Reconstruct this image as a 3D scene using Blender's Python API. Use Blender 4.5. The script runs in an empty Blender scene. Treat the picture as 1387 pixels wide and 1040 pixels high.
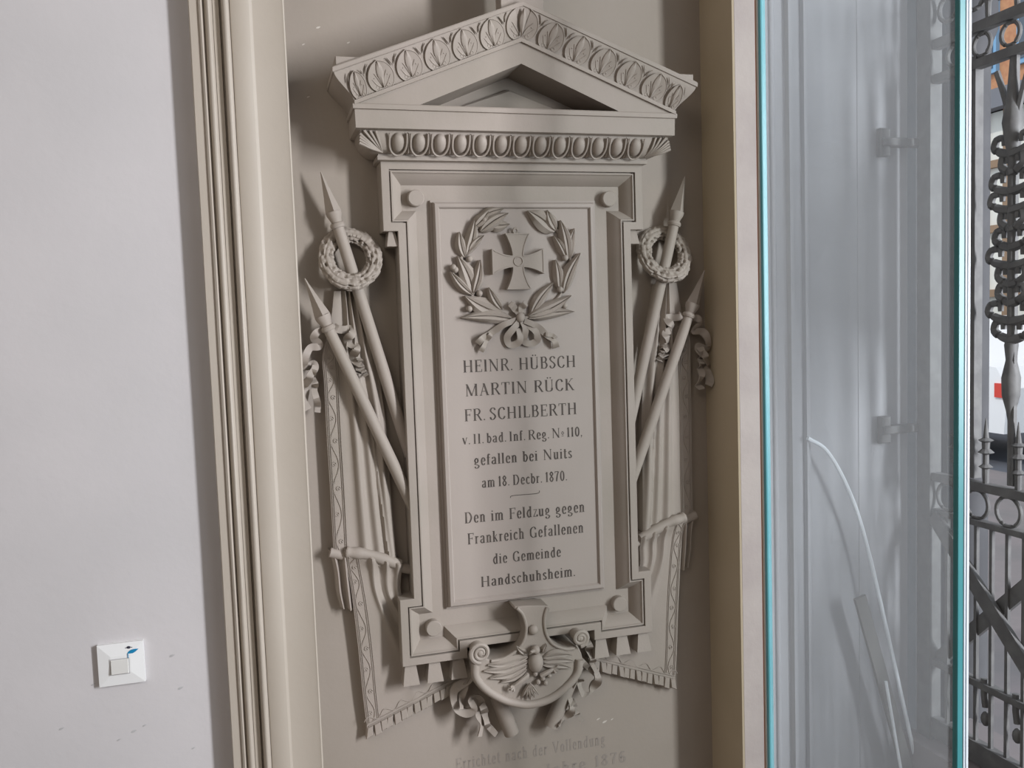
import bpy, bmesh, math, random
from mathutils import Vector, Matrix
random.seed(7)
C = bpy.context.scene.collection
PI = math.pi

# ------------------------------------------------------------------ camera, world, lights, exposure
cam_d = bpy.data.cameras.new('camera')
cam = bpy.data.objects.new('camera', cam_d)
C.objects.link(cam)
yaw, pitch, roll = 0.27586, -0.07492, -0.03406
F = Vector((math.sin(yaw)*math.cos(pitch), math.cos(yaw)*math.cos(pitch), math.sin(pitch)))
R0 = Vector((math.cos(yaw), -math.sin(yaw), 0))
U0 = R0.cross(F)
R = R0*math.cos(roll) + U0*math.sin(roll)
U = -R0*math.sin(roll) + U0*math.cos(roll)
cam.matrix_world = Matrix(((R.x, U.x, -F.x, -0.4716), (R.y, U.y, -F.y, -1.5853), (R.z, U.z, -F.z, 0.107), (0, 0, 0, 1)))
cam_d.sensor_fit = 'HORIZONTAL'
cam_d.sensor_width = 36
cam_d.lens = 36*1200/1387
cam_d.clip_start = 0.02
cam_d.clip_end = 200
bpy.context.scene.camera = cam

w = bpy.data.worlds.new('sky')
bpy.context.scene.world = w
w.use_nodes = True
bg = w.node_tree.nodes['Background']
bg.inputs[0].default_value = (0.80, 0.90, 1.0, 1)
bg.inputs[1].default_value = 1.1

def area(name, loc, target, sx, sz, power, col):
    l = bpy.data.lights.new(name, 'AREA')
    l.shape = 'RECTANGLE'
    l.size = sx
    l.size_y = sz
    l.energy = power
    l.color = col
    o = bpy.data.objects.new(name, l)
    C.objects.link(o)
    o.location = loc
    d = Vector(target) - Vector(loc)
    o.rotation_euler = d.to_track_quat('-Z', 'Y').to_euler()
    return o

# daylight through the open leaf of the street door, and an added warm area light that lifts the shadows
area('door_daylight', (1.75, -2.05, 0.36), (0.0, 0.0, 0.0), 0.22, 1.25, 104, (0.93, 0.95, 1.0))
area('warm_fill', (-1.5, -2.6, 1.55), (-0.3, -0.2, -0.2), 1.3, 1.0, 13, (1.0, 0.90, 0.76))
sun_d = bpy.data.lights.new('sun', 'SUN')
sun_d.energy = 1.3
sun_d.angle = 0.01
sun_d.color = (1.0, 0.96, 0.90)
sun = bpy.data.objects.new('sun', sun_d)
C.objects.link(sun)
sun.rotation_euler = Vector((0.75, 0.35, -0.8)).to_track_quat('-Z', 'Y').to_euler()

vs = bpy.context.scene.view_settings
vs.view_transform = 'Standard'
vs.look = 'None'
vs.gamma = 1
vs.use_curve_mapping = False
vs.exposure = 0.0

# ------------------------------------------------------------------ materials
def mat(name, col, rough=0.75, col2=None, scale=6, bump=0.0, bscale=120, spec=0.3, metal=0.0, detail=4, lo=0.4, hi=0.65, stretch=None):
    m = bpy.data.materials.new(name)
    m.use_nodes = True
    nt = m.node_tree
    b = nt.nodes['Principled BSDF']
    b.inputs['Base Color'].default_value = (*col, 1)
    b.inputs['Roughness'].default_value = rough
    b.inputs['Metallic'].default_value = metal
    b.inputs['Specular IOR Level'].default_value = spec
    g = nt.nodes.new('ShaderNodeNewGeometry')
    src = g.outputs['Position']
    if stretch:
        mp = nt.nodes.new('ShaderNodeMapping')
        mp.inputs['Scale'].default_value = stretch
        nt.links.new(src, mp.inputs['Vector'])
        src = mp.outputs['Vector']
    if col2:
        n = nt.nodes.new('ShaderNodeTexNoise')
        n.inputs['Scale'].default_value = scale
        n.inputs['Detail'].default_value = detail
        r = nt.nodes.new('ShaderNodeValToRGB')
        r.color_ramp.elements[0].position = lo
        r.color_ramp.elements[1].position = hi
        r.color_ramp.elements[0].color = (*col, 1)
        r.color_ramp.elements[1].color = (*col2, 1)
        nt.links.new(src, n.inputs['Vector'])
        nt.links.new(n.outputs['Fac'], r.inputs['Fac'])
        nt.links.new(r.outputs['Color'], b.inputs['Base Color'])
    if bump:
        n2 = nt.nodes.new('ShaderNodeTexNoise')
        n2.inputs['Scale'].default_value = bscale
        n2.inputs['Detail'].default_value = 3
        bp = nt.nodes.new('ShaderNodeBump')
        bp.inputs['Strength'].default_value = bump
        bp.inputs['Distance'].default_value = 0.002
        nt.links.new(src, n2.inputs['Vector'])
        nt.links.new(n2.outputs['Fac'], bp.inputs['Height'])
        nt.links.new(bp.outputs['Normal'], b.inputs['Normal'])
    return m

STONE = mat('painted_sandstone', (0.303, 0.265, 0.224), 0.6, (0.345, 0.296, 0.258), 5, 0.12, 160, 0.25)
SLAB = mat('smooth_inscribed_stone', (0.325, 0.281, 0.246), 0.55, (0.347, 0.300, 0.265), 4, 0.06, 200, 0.3)
NICHE = mat('niche_plaster', (0.303, 0.262, 0.220), 0.7, (0.33, 0.285, 0.246), 3, 0.15, 90, 0.25)
WHITE = mat('white_wall_paint', (0.535, 0.515, 0.515), 0.75, (0.575, 0.55, 0.55), 3, 0.18, 70, 0.25)
CREAM = mat('cream_trim_paint', (0.425, 0.373, 0.312), 0.5, (0.445, 0.393, 0.332), 5, 0.10, 90, 0.35)
PIER = mat('pale_pier_paint', (0.47, 0.41, 0.38), 0.7, (0.42, 0.36, 0.34), 8, 0.5, 60, 0.2)
REVEAL = mat('brown_reveal_paint', (0.42, 0.345, 0.24), 0.7, (0.45, 0.37, 0.265), 4, 0.15, 90, 0.2)
INK = mat('dark_letter_paint', (0.060, 0.048, 0.042), 0.8, (0.10, 0.083, 0.070), 60)
FAINT = mat('worn_letter_paint', (0.27, 0.235, 0.205), 0.8)
SCUFF = mat('grey_scuff', (0.44, 0.43, 0.43), 0.9)
PALE = mat('bare_plaster_chip', (0.52, 0.47, 0.42), 0.9)
PLASTIC = mat('white_switch_plastic', (0.80, 0.80, 0.79), 0.35, spec=0.5)
ROCKER = mat('ivory_rocker_plastic', (0.66, 0.65, 0.62), 0.4, spec=0.5)
BLUEINK = mat('blue_felt_pen', (0.01, 0.22, 0.42), 0.6)
BLACKINK = mat('black_felt_pen', (0.03, 0.03, 0.05), 0.6)
IRON = mat('wrought_iron', (0.115, 0.113, 0.112), 0.6, (0.15, 0.148, 0.145), 30, 0.2, 90, 0.4)
JAMB = mat('grey_jamb_plaster', (0.36, 0.36, 0.375), 0.7, (0.39, 0.39, 0.405), 3, 0.1, 60, 0.2)
SEAL = mat('cream_seal', (0.55, 0.50, 0.42), 0.5)
REDLINE = mat('red_brown_primer', (0.30, 0.14, 0.09), 0.7)
GLARE = mat('edge_glare', (0.50, 0.54, 0.58), 0.35, spec=0.3)  # pale tone painted for the glare along the glass edge
FLOORM = mat('hall_floor_stone', (0.20, 0.16, 0.12), 0.5, (0.26, 0.21, 0.16), 4, 0.1, 40)
PAVE = mat('pale_paving', (0.22, 0.19, 0.19), 0.8, (0.18, 0.165, 0.165), 3, 0.3, 40)
ROAD = mat('grey_asphalt', (0.11, 0.115, 0.135), 0.85, (0.13, 0.135, 0.155), 2, 0.3, 40)
RENDERW = mat('white_house_render', (0.80, 0.78, 0.72), 0.8, (0.74, 0.72, 0.66), 1)
TIMBER = mat('brown_house_timber', (0.30, 0.20, 0.13), 0.7)
ORANGE = mat('orange_house_brick', (0.55, 0.28, 0.15), 0.8, (0.48, 0.22, 0.12), 9)
BLUEF = mat('blue_window_frame', (0.22, 0.40, 0.60), 0.5)
PANE = mat('dark_window_pane', (0.08, 0.10, 0.13), 0.1, spec=0.7)
TILE = mat('grey_roof_tile', (0.20, 0.20, 0.22), 0.8)
CARW = mat('white_car_paint', (0.85, 0.85, 0.86), 0.25, spec=0.6)
CARR = mat('red_tail_lamp', (0.65, 0.05, 0.03), 0.3, spec=0.6)
RUBBER = mat('black_rubber', (0.02, 0.02, 0.02), 0.8)
STREAK = mat('pale_reflection_streak', (0.75, 0.78, 0.82), 0.2, spec=0.7)  # pale tone of the reflection streaks on the glass
DARKSTREAK = mat('dark_reflection_streak', (0.17, 0.165, 0.155), 0.7)  # dark tone of the reflection on the glass
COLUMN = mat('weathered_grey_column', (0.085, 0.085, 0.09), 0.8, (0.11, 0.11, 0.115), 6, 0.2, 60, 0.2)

def glass_mat(name, tint, dust, dustcol):
    m = bpy.data.materials.new(name)
    m.use_nodes = True
    nt = m.node_tree
    nt.nodes.remove(nt.nodes['Principled BSDF'])
    out = nt.nodes['Material Output']
    tr = nt.nodes.new('ShaderNodeBsdfTransparent')
    tr.inputs[0].default_value = (*tint, 1)
    gl = nt.nodes.new('ShaderNodeBsdfGlossy')
    gl.inputs['Roughness'].default_value = 0.03
    fr = nt.nodes.new('ShaderNodeFresnel')
    fr.inputs[0].default_value = 1.45
    m1 = nt.nodes.new('ShaderNodeMixShader')
    nt.links.new(fr.outputs[0], m1.inputs[0])
    nt.links.new(tr.outputs[0], m1.inputs[1])
    nt.links.new(gl.outputs[0], m1.inputs[2])
    df = nt.nodes.new('ShaderNodeBsdfDiffuse')
    df.inputs[0].default_value = (*dustcol, 1)
    tl = nt.nodes.new('ShaderNodeBsdfTranslucent')
    tl.inputs[0].default_value = (*dustcol, 1)
    a = nt.nodes.new('ShaderNodeMixShader')
    a.inputs[0].default_value = 0.5
    nt.links.new(df.outputs[0], a.inputs[1])
    nt.links.new(tl.outputs[0], a.inputs[2])
    m2 = nt.nodes.new('ShaderNodeMixShader')
    m2.inputs[0].default_value = dust
    nt.links.new(m1.outputs[0], m2.inputs[1])
    nt.links.new(a.outputs[0], m2.inputs[2])
    nt.links.new(m2.outputs[0], out.inputs[0])
    return m

GLASS = glass_mat('dusty_door_glass', (0.93, 0.97, 0.965), 0.34, (0.42, 0.43, 0.44))
EDGE = mat('green_glass_edge', (0.10, 0.33, 0.37), 0.35, (0.14, 0.38, 0.42), 4, spec=0.3)
EDGE2 = mat('deep_green_glass_edge', (0.035, 0.17, 0.18), 0.35, (0.05, 0.20, 0.22), 4, spec=0.3)

# ------------------------------------------------------------------ helpers
MX = False      # when True every new mesh is built mirrored across the tablet's axis

def obj(name, verts, faces, m, parent=None, smooth=False, mirror=None):
    fl = MX if mirror is None else mirror
    if fl:
        verts = [(-v[0], v[1], v[2]) for v in verts]
        faces = [tuple(reversed(f)) for f in faces]
    me = bpy.data.meshes.new(name)
    me.from_pydata([tuple(v) for v in verts], [], faces)
    me.materials.append(m)
    me.update()
    if smooth:
        me.polygons.foreach_set('use_smooth', [True]*len(me.polygons))
        if smooth != 'all':
            me.set_sharp_from_angle(angle=math.radians(38))
    o = bpy.data.objects.new(name, me)
    C.objects.link(o)
    if parent: o.parent = parent
    return o

class MB:
    def __init__(s): s.v = []; s.f = []
    def add(s, v, f):
        n = len(s.v)
        s.v += [tuple(p) for p in v]
        s.f += [tuple(i+n for i in q) for q in f]
        return s
    def build(s, name, m, parent=None, smooth=False, mirror=None):
        o = obj(name, s.v, s.f, m, parent, smooth, mirror)
        bm = bmesh.new(); bm.from_mesh(o.data)
        bmesh.ops.recalc_face_normals(bm, faces=bm.faces)
        bm.to_mesh(o.data); bm.free()
        return o

def box(x0, x1, y0, y1, z0, z1, b=0.0):
    """box with optional chamfer on the face towards -Y"""
    if b <= 0:
        v = [(x0,y0,z0),(x1,y0,z0),(x1,y1,z0),(x0,y1,z0),(x0,y0,z1),(x1,y0,z1),(x1,y1,z1),(x0,y1,z1)]
        return v, [(0,1,5,4),(1,2,6,5),(2,3,7,6),(3,0,4,7),(4,5,6,7),(3,2,1,0)]
    r = lambda d, y: [(x0+d,y,z0+d),(x1-d,y,z0+d),(x1-d,y,z1-d),(x0+d,y,z1-d)]
    v = r(b, y0) + r(0, y0+b) + r(0, y1)
    f = [(0,1,2,3)]
    for k in (0, 4):
        for i in range(4):
            j = (i+1) % 4
            f.append((k+i, k+4+i, k+4+j, k+j))
    f.append((11,10,9,8))
    return v, f

def prism(poly, y0, y1, bev=0.0):
    """outline in XZ extruded from y0 (front) to y1, front edge bevelled"""
    n = len(poly)
    cx = sum(p[0] for p in poly)/n; cz = sum(p[1] for p in poly)/n
    v = []
    if bev:
        ins = []
        for i in range(n):
            a, b, c = Vector(poly[i-1]), Vector(poly[i]), Vector(poly[(i+1) % n])
            d1 = (b-a).normalized(); d2 = (c-b).normalized()
            nn = Vector((-(d1.y+d2.y), d1.x+d2.x))
            nn = nn.normalized() if nn.length > 1e-6 else Vector((0, 0))
            ins.append(b + nn*bev*area_sign(poly))
        v += [(p.x, y0, p.y) for p in ins]
        v += [(p[0], y0+bev, p[1]) for p in poly]
    else:
        v += [(p[0], y0, p[1]) for p in poly]
    v += [(p[0], y1, p[1]) for p in poly]
    k = len(v)//n
    f = [tuple(range(n))]
    for l in range(k-1):
        for i in range(n):
            j = (i+1) % n
            f.append((l*n+i, (l+1)*n+i, (l+1)*n+j, l*n+j))
    f.append(tuple(reversed(range((k-1)*n, k*n))))
    return v, f

def area_sign(p):
    s = sum(p[i-1][0]*p[i][1]-p[i][0]*p[i-1][1] for i in range(len(p)))
    return 1 if s > 0 else -1

def smooth_path(pts, n=6, closed=False):
    out = []
    m = len(pts)
    P = [Vector(p) for p in pts]
    rng = range(m) if closed else range(m-1)
    for i in rng:
        p0 = P[i-1] if (closed or i > 0) else P[0]*2-P[1]
        p1 = P[i]; p2 = P[(i+1) % m]
        p3 = P[(i+2) % m] if (closed or i+2 < m) else P[-1]*2-P[-2]
        for k in range(n):
            t = k/n
            out.append(0.5*((2*p1)+(p2-p0)*t+(2*p0-5*p1+4*p2-p3)*t*t+(3*p1-p0-3*p2+p3)*t**3))
    if not closed: out.append(P[-1])
    return out

def tube(path, rad, n=8, flat=1.0, caps=True):
    """tube along a 3-D path; rad may be a list; flat squashes it along Y"""
    P = [Vector(p) for p in path]
    m = len(P)
    v, f = [], []
    for i, p in enumerate(P):
        t = (P[min(i+1, m-1)]-P[max(i-1, 0)]).normalized()
        up = Vector((0, 1, 0)) if abs(t.y) < 0.9 else Vector((1, 0, 0))
        a = t.cross(up).normalized(); b = a.cross(t).normalized()
        r = rad[i] if isinstance(rad, (list, tuple)) else rad
        for k in range(n):
            an = 2*PI*k/n
            v.append(p + a*math.cos(an)*r + b*math.sin(an)*r*flat)
    for i in range(m-1):
        for k in range(n):
            j = (k+1) % n
            f.append((i*n+k, i*n+j, (i+1)*n+j, (i+1)*n+k))
    if caps:
        f.append(tuple(reversed(range(n)))); f.append(tuple(range((m-1)*n, m*n)))
    return v, f

def lathe(p0, p1, prof, n=16, rot=0):
    """surface of revolution from p0 to p1; prof = [(distance from p0, radius)]"""
    A = Vector(p0); D = (Vector(p1)-A).normalized()
    a = D.cross(Vector((0, 1, 0)) if abs(D.y) < .9 else Vector((0, 0, 1))).normalized(); b = a.cross(D)
    v, f = [], []
    for s, r in prof:
        for k in range(n):
            an = 2*PI*k/n+rot
            v.append(A+D*s+a*math.cos(an)*r+b*math.sin(an)*r)
    m = len(prof)
    for i in range(m-1):
        for k in range(n):
            j = (k+1) % n
            f.append((i*n+k, i*n+j, (i+1)*n+j, (i+1)*n+k))
    f.append(tuple(reversed(range(n)))); f.append(tuple(range((m-1)*n, m*n)))
    return v, f

def ball(c, r, nu=10, nv=7):
    rx, ry, rz = r if isinstance(r, (list, tuple)) else (r, r, r)
    v, f = [], []
    for i in range(nv+1):
        th = PI*i/nv
        for k in range(nu):
            an = 2*PI*k/nu
            v.append((c[0]+rx*math.sin(th)*math.cos(an), c[1]+ry*math.sin(th)*math.sin(an), c[2]+rz*math.cos(th)))
    for i in range(nv):
        for k in range(nu):
            j = (k+1) % nu
            f.append((i*nu+k, i*nu+j, (i+1)*nu+j, (i+1)*nu+k))
    return v, f

def leaf(a, b, wid, y0, h, lift=0.0, bend=0.0, nt=9, pw=0.8):
    """carved leaf lying over the plane y0, base a, tip b (XZ), standing h proud, with a grooved midrib"""
    A = Vector(a); D = Vector(b)-A; L = D.length; T = D/L; N = Vector((-T.y, T.x))
    S = [(-1, 0, 0), (-1, .45, 0), (-.5, 1, 0), (-.1, .85, 0), (0, .55, 0), (.1, .85, 0), (.5, 1, 0), (1, .45, 0), (1, 0, 0)]
    v, f = [], []
    for i in range(nt+1):
        t = i/nt
        ww = wid*.5*max(.04, math.sin(PI*min(1, t**pw*.97+.03)))**.85
        c = A+T*(t*L)+N*bend*math.sin(PI*t)*L
        for s, hh, _ in S:
            p = c+N*(s*ww)
            y = y0-(h*hh*(0.55+.45*math.sin(PI*min(1, .15+.75*t)))+lift*t)*(1 if hh else 0)
            v.append((p.x, y, p.y))
    k = len(S)
    for i in range(nt):
        for j in range(k-1):
            f.append((i*k+j, i*k+j+1, (i+1)*k+j+1, (i+1)*k+j))
    f.append(tuple(range(k))); f.append(tuple(range(nt*k, nt*k+k)))
    return v, f

def ribbon(pts, wid, y0, amp=0.004, waves=3, th=0.003, n=6, taper=None, phase=0):
    """band following an XZ path; its face twists and waves in depth"""
    P = smooth_path([(p[0], p[1], 0) for p in pts], n)
    m = len(P)
    v, f = [], []
    for i, p in enumerate(P):
        t = i/(m-1)
        T = (P[min(i+1, m-1)]-P[max(i-1, 0)]).normalized()
        N = Vector((-T.y, T.x, 0))
        ww = wid*.5*(1 if not taper else taper[0]+(taper[1]-taper[0])*t)
        ya = y0-amp*math.sin(2*PI*waves*t+phase); sl = amp*.9*math.cos(2*PI*waves*t+phase)
        a = p-N*ww; b = p+N*ww
        v += [(a.x, ya-sl, a.y), (b.x, ya+sl, b.y), (b.x, ya+sl+th, b.y), (a.x, ya-sl+th, a.y)]
    for i in range(m-1):
        for k in range(4):
            j = (k+1) % 4
            f.append((i*4+k, i*4+j, i*4+4+j, i*4+4+k))
    f.append((3, 2, 1, 0)); f.append(tuple(range(m*4-4, m*4)))
    return v, f

def empty(name, loc, label, cat, group=None):
    o = bpy.data.objects.new(name, None)
    C.objects.link(o)
    o.location = loc
    o.empty_display_size = 0.05
    o['label'] = label; o['category'] = cat
    if group: o['group'] = group
    return o

def adopt(root):
    """children were modelled in scene coordinates: keep them in place under the Empty"""
    inv = Matrix.Translation(root.location).inverted()
    for c in bpy.data.objects:
        if c.parent == root: c.matrix_parent_inverse = inv

def tag(o, label=None, cat=None, group=None, kind=None):
    for k, x in (('label', label), ('category', cat), ('group', group), ('kind', kind)):
        if x: o[k] = x
    return o

def struct(name, mb, m, smooth=False):
    o = mb.build(name, m, None, smooth)
    o['kind'] = 'structure'
    return o

def piece(me_obj, name, parent, loc=None, rot=None):
    """a further copy of a part, sharing its mesh"""
    c = me_obj.copy()
    C.objects.link(c)
    c.name = name
    c.parent = parent
    if loc is not None: c.location = loc
    if rot is not None: c.rotation_euler = rot
    return c

# ------------------------------------------------------------------ the setting
ZF, ZC = -1.5, 2.1
YB, YF = 0.055, -0.07
XL, XR = -0.404, 0.411

struct('wall_niche', MB().add(*box(XL-.01, XR+.01, YB, YB+.1, ZF, ZC)), NICHE)
struct('wall_left', MB().add(*box(-2.6, -.545, -.04, .14, ZF, ZC)), WHITE)
struct('wall_pier', MB().add(*box(XR+.0002, .456, YF, .14, ZF, ZC, .0012)), PIER)
struct('wall_reveal', MB().add(*box(XR-.0035, XR+.0015, YF+.0005, YB+.01, ZF, ZC)), REVEAL)
struct('wall_side', MB().add(*box(-2.7, -2.6, -3.6, .14, ZF, ZC)), WHITE)
struct('wall_back', MB().add(*box(-2.7, .6, -3.7, -3.6, ZF, ZC)), WHITE)
struct('ceiling', MB().add(*box(-2.7, 1.1, -3.7, .2, ZC, ZC+.1)), WHITE)
struct('floor', MB().add(*box(-2.7, 1.6, -3.7, .2, ZF-.1, ZF)), FLOORM)
mbr = MB()
mbr.add(*box(.47, .95, -3.6, -2.3, ZF, ZC))        # hall wall beyond the doorway
mbr.add(*box(.47, .95, -2.3, .2, 1.45, ZC))        # above the doorway
struct('wall_door_side', mbr, WHITE)

# moulded trim between the white wall and the niche, swept up the wall
prof = [(-.5515, .02), (-.5515, -.068), (-.5500, -.0700), (-.5365, -.0700), (-.5355, -.0730), (-.5325, -.0745), (-.5305, -.0725), (-.5298, -.0640), (-.5275, -.0640)]
for k in range(9):
    a = PI*k/8
    prof.append((-.5215-.0060*math.cos(a), -.0650-.0100*math.sin(a)))
prof += [(-.5150, -.0670), (-.5055, -.0670), (-.5050, -.0600), (-.5020, -.0600)]
for k in range(9):
    a = PI*k/8
    prof.append((-.4955-.0062*math.cos(a), -.0690-.0105*math.sin(a)))
prof += [(-.4885, -.0720), (-.4860, -.0735), (-.4595, -.0735), (-.4585, -.0730), (-.4550, -.0697), (-.4540, -.0695), (-.4100, -.0700), (-.4065, -.0712), (-.4042, -.0690), (XL, -.064), (XL, .06), (XL, .12), (-.52, .12)]
def profile_sweep(prof, z0, z1, nz, jit):
    v, f = [], []
    n = len(prof)
    for k in range(nz+1):
        z = z0+(z1-z0)*k/nz
        for i, (x, y) in enumerate(prof):
            v.append((x+jit*(math.sin(z*7+i*1.3)*.5+math.sin(z*23+i*.7)*.3), y, z))
    for k in range(nz):
        for i in range(n-1):
            f.append((k*n+i, k*n+i+1, (k+1)*n+i+1, (k+1)*n+i))
    return v, f
struct('trim_1', MB().add(*profile_sweep(prof, ZF, ZC, 60, .0004)), CREAM, True)

# door jamb seen through the glass
mb = MB()
mb.add(*box(.456, .56, .088, .2, ZF, 1.45))
mb.add(*box(.56, .80, .09, .2, ZF, 1.45))
mb.add(*box(.80, .93, .0885, .2, ZF, 1.45, .0008))
struct('wall_jamb', mb, JAMB)
mb = MB()
jp = [(.540, .10), (.540, .052)]
for x0, r in ((.550, .0085), (.5685, .006)):
    for k in range(7):
        a = PI*k/6
        jp.append((x0-r*math.cos(a), .055-r*math.sin(a)))
jp += [(.573, .055), (.600, .055), (.601, .042), (.609, .042), (.611, .058), (.640, .060), (.642, .050), (.647, .050), (.649, .066), (.663, .068), (.665, .10)]
struct('trim_2', MB().add(*profile_sweep(jp, ZF, 1.45, 20, .0003)), JAMB, True)
struct('trim_3', MB().add(*box(.456, .4588, -.068, .08, ZF, 1.45)), REDLINE)
struct('trim_4', MB().add(*box(.4588, .4612, -.071, .08, ZF, 1.45, .0008)), SEAL)

# light switch on the white wall
sw = empty('light_switch', (-.717, -.04, -.47), 'square white light switch with a small rocker and blue pen mark on the white wall', 'light switch')
def frustum(x0, x1, z0, z1, y0, y1, ins):
    v = [(x0,y1,z0),(x1,y1,z0),(x1,y1,z1),(x0,y1,z1),(x0,y0+.003,z0),(x1,y0+.003,z0),(x1,y0+.003,z1),(x0,y0+.003,z1),
         (x0+ins,y0,z0+ins),(x1-ins,y0,z0+ins),(x1-ins,y0,z1-ins),(x0+ins,y0,z1-ins)]
    f = [(8,9,10,11),(3,2,1,0)]
    for k in (0, 4):
        for i in range(4):
            j = (i+1) % 4
            f.append((k+i, k+j, k+4+j, k+4+i))
    return v, f
MB().add(*frustum(-.7515, -.6815, -.4706, -.4015, -.0508, -.04, .02)).build('cover_plate', PLASTIC, sw)
v, f = box(-.7320, -.7048, -.0545, -.049, -.4508, -.4272, .001)
v = [(x, y+(.0018 if z > -.44 else 0), z) for x, y, z in v]
MB().add(v, f).build('rocker', ROCKER, sw)
MB().add(*box(-.7335, -.7035, -.0512, -.0505, -.4523, -.4257)).build('gap_line', SCUFF, sw)
MB().add(*leaf((-.7060, -.4190), (-.6890, -.4135), .0062, -.0500, .0008)).add(*box(-.7056, -.7046, -.0518, -.0495, -.4262, -.419)).build('blue_pen_mark', BLUEINK, sw)
MB().add(*ball((-.7035, -.0494, -.4095), (.0032, .0010, .0022))).add(*box(-.7085, -.698, -.0497, -.0482, -.4103, -.4094)).build('black_pen_mark', BLACKINK, sw)
adopt(sw)

# scuffs on the plaster
for nm, lst, y, m in (('scuff_mark', [(-0.7620, -0.4670), (-0.6892, -0.5478), (-0.6294, -0.4931), (-0.7296, -0.5659), (-0.7061, -0.5553), (-0.8138, -0.5332), (-0.6152, -0.5993), (-0.6394, -0.4359)], -.0403, SCUFF),
                      ('plaster_chip', [(-0.3690, 0.6001), (-0.3420, 0.6305), (-0.2902, 0.6071), (-0.3649, 0.5096)] + [(0.1505, -0.7139), (0.1644, -0.7220), (0.1807, -0.7188)], .0547, PALE)):
    mb = MB()
    for i, (x, z) in enumerate(lst):
        s = random.uniform(.6, 1.3)
        mb.add(*leaf((x-.004*s, z-.0015), (x+.005*s, z+.002*s), .0035*s, y, .0003))
    struct('wall_'+nm, mb, m)

# ------------------------------------------------------------------ the memorial tablet
tablet = empty('memorial_tablet', (0, YB, -.53), 'grey stone war memorial tablet with pediment, eared frame and carved German inscription', 'memorial')
def outline(d):
    r = [(-.25+d, .390-d), (.25-d, .390-d), (.25-d, .267+d), (.224-d, .267+d), (.224-d, -.4016-d), (.25-d, -.4016-d),
         (.25-d, -.527+d), (.127+d, -.527+d), (.127+d, -.507+d), (-.127-d, -.507+d), (-.127-d, -.527+d), (-.25+d, -.527+d),
         (-.25+d, -.4016-d), (-.224+d, -.4016-d), (-.224+d, .267+d), (-.25+d, .267+d)]
    return r
def rings(lst):
    v, f = [], []
    n = 16
    for d, y in lst: v += [(x, y, z) for x, z in outline(d)]
    for k in range(len(lst)-1):
        for i in range(n):
            j = (i+1) % n
            f.append((k*n+i, (k+1)*n+i, (k+1)*n+j, k*n+j))
    return v, f
MB().add(*rings([(0, .056), (0, .0008), (.0008, 0), (.0144, 0), (.0146, .0080), (.0170, .0080)])).build('frame_border', STONE, tablet, True)
cv = [(.0170, .0080), (.0172, .0018), (.0195, .0018)]
for k in range(9):
    t = k/8
    cv.append((.0200+.0183*t, .0035+.0220*t-.0016*math.sin(PI*t)))
cv += [(.0385, .0260)]
MB().add(*rings(cv)).build('cove_moulding', STONE, tablet, True)
ol = outline(.0385)
obj('recessed_field', [(x, .026, z) for x, z in ol], [tuple(reversed(range(16)))], STONE, tablet)

def rect_rings(lst, cap=True):
    """lst of (x half width, z bottom, z top, y)"""
    v, f = [], []
    for hw, z0, z1, y in lst:
        v += [(-hw, y, z0), (hw, y, z0), (hw, y, z1), (-hw, y, z1)]
    for k in range(len(lst)-1):
        for i in range(4):
            j = (i+1) % 4
            f.append((k*4+i, k*4+j, k*4+4+j, k*4+4+i))
    if cap:
        n = len(lst)*4
        f.append((n-4, n-3, n-2, n-1))
    return v, f
MB().add(*rect_rings([(.1600, -.4350, .3240, .027), (.1600, -.4350, .3240, .0210), (.1560, -.431, .320, .0210), (.1558, -.431, .320, .0150),
                      (.1530, -.428, .317, .0118), (.1470, -.422, .311, .0112), (.1455, -.4205, .3095, .0130), (.1440, -.419, .308, .0165)])).build('inscribed_slab', SLAB, tablet, True)

b0 = None
for x in (-.187, .187):
    for z in (.327, -.4663):
        mb = MB()
        prof_b = [(0, .0150), (.0155, .0150), (.0170, .0135)]
        v, f = lathe((x, .027, z), (x, 0, z), prof_b, 28)
        mb.add(v, f).build('boss', STONE, tablet, True)

def drop(x, z0, z1, t, b):
    v = [(x-t, .010, z0), (x+t, .010, z0), (x+b, .004, z1), (x-b, .004, z1), (x-t, .05, z0), (x+t, .05, z0), (x+b, .05, z1), (x-b, .05, z1)]
    f = [(3,2,1,0), (4,5,6,7), (0,1,5,4), (1,2,6,5), (2,3,7,6), (3,0,4,7)]
    return v, f
for s in (-1, 1):
    MB().add(*drop(s*.2335, .268, .2405, .0055, .0103)).build('drop_block', STONE, tablet)
    for x in (.1435, .189, .234):
        MB().add(*drop(s*x, -.526, -.566, .0098, .0155)).build('drop_block', STONE, tablet)

# cornice: stacked rectangles with mitred returns
lv = [(.3885, .2535, -.0095), (.3895, .2560, -.0115), (.3965, .2563, -.0125), (.3968, .2545, -.0105), (.3990, .2545, -.0105)]
for k in range(9):
    a = PI/2*k/8
    lv.append((.3995+.035*(1-math.cos(a)), .2545+.0330*math.sin(a), -.0105-.0270*math.sin(a)))
lv += [(.4348, .2930, -.0465), (.4356, .2955, -.0500), (.4660, .2962, -.0505), (.4668, .2990, -.0540), (.4742, .2995, -.0545), (.4760, .2980, -.0530)]
v, f = [], []
for z, hw, y in lv: v += [(-hw, y, z), (hw, y, z), (hw, YB+.001, z), (-hw, YB+.001, z)]
for k in range(len(lv)-1):
    for i in range(4):
        j = (i+1) % 4
        f.append((k*4+i, k*4+j, k*4+4+j, k*4+4+i))
f += [(3, 2, 1, 0), tuple(range(len(v)-4, len(v)))]
MB().add(v, f).build('cornice', STONE, tablet, True)

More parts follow.
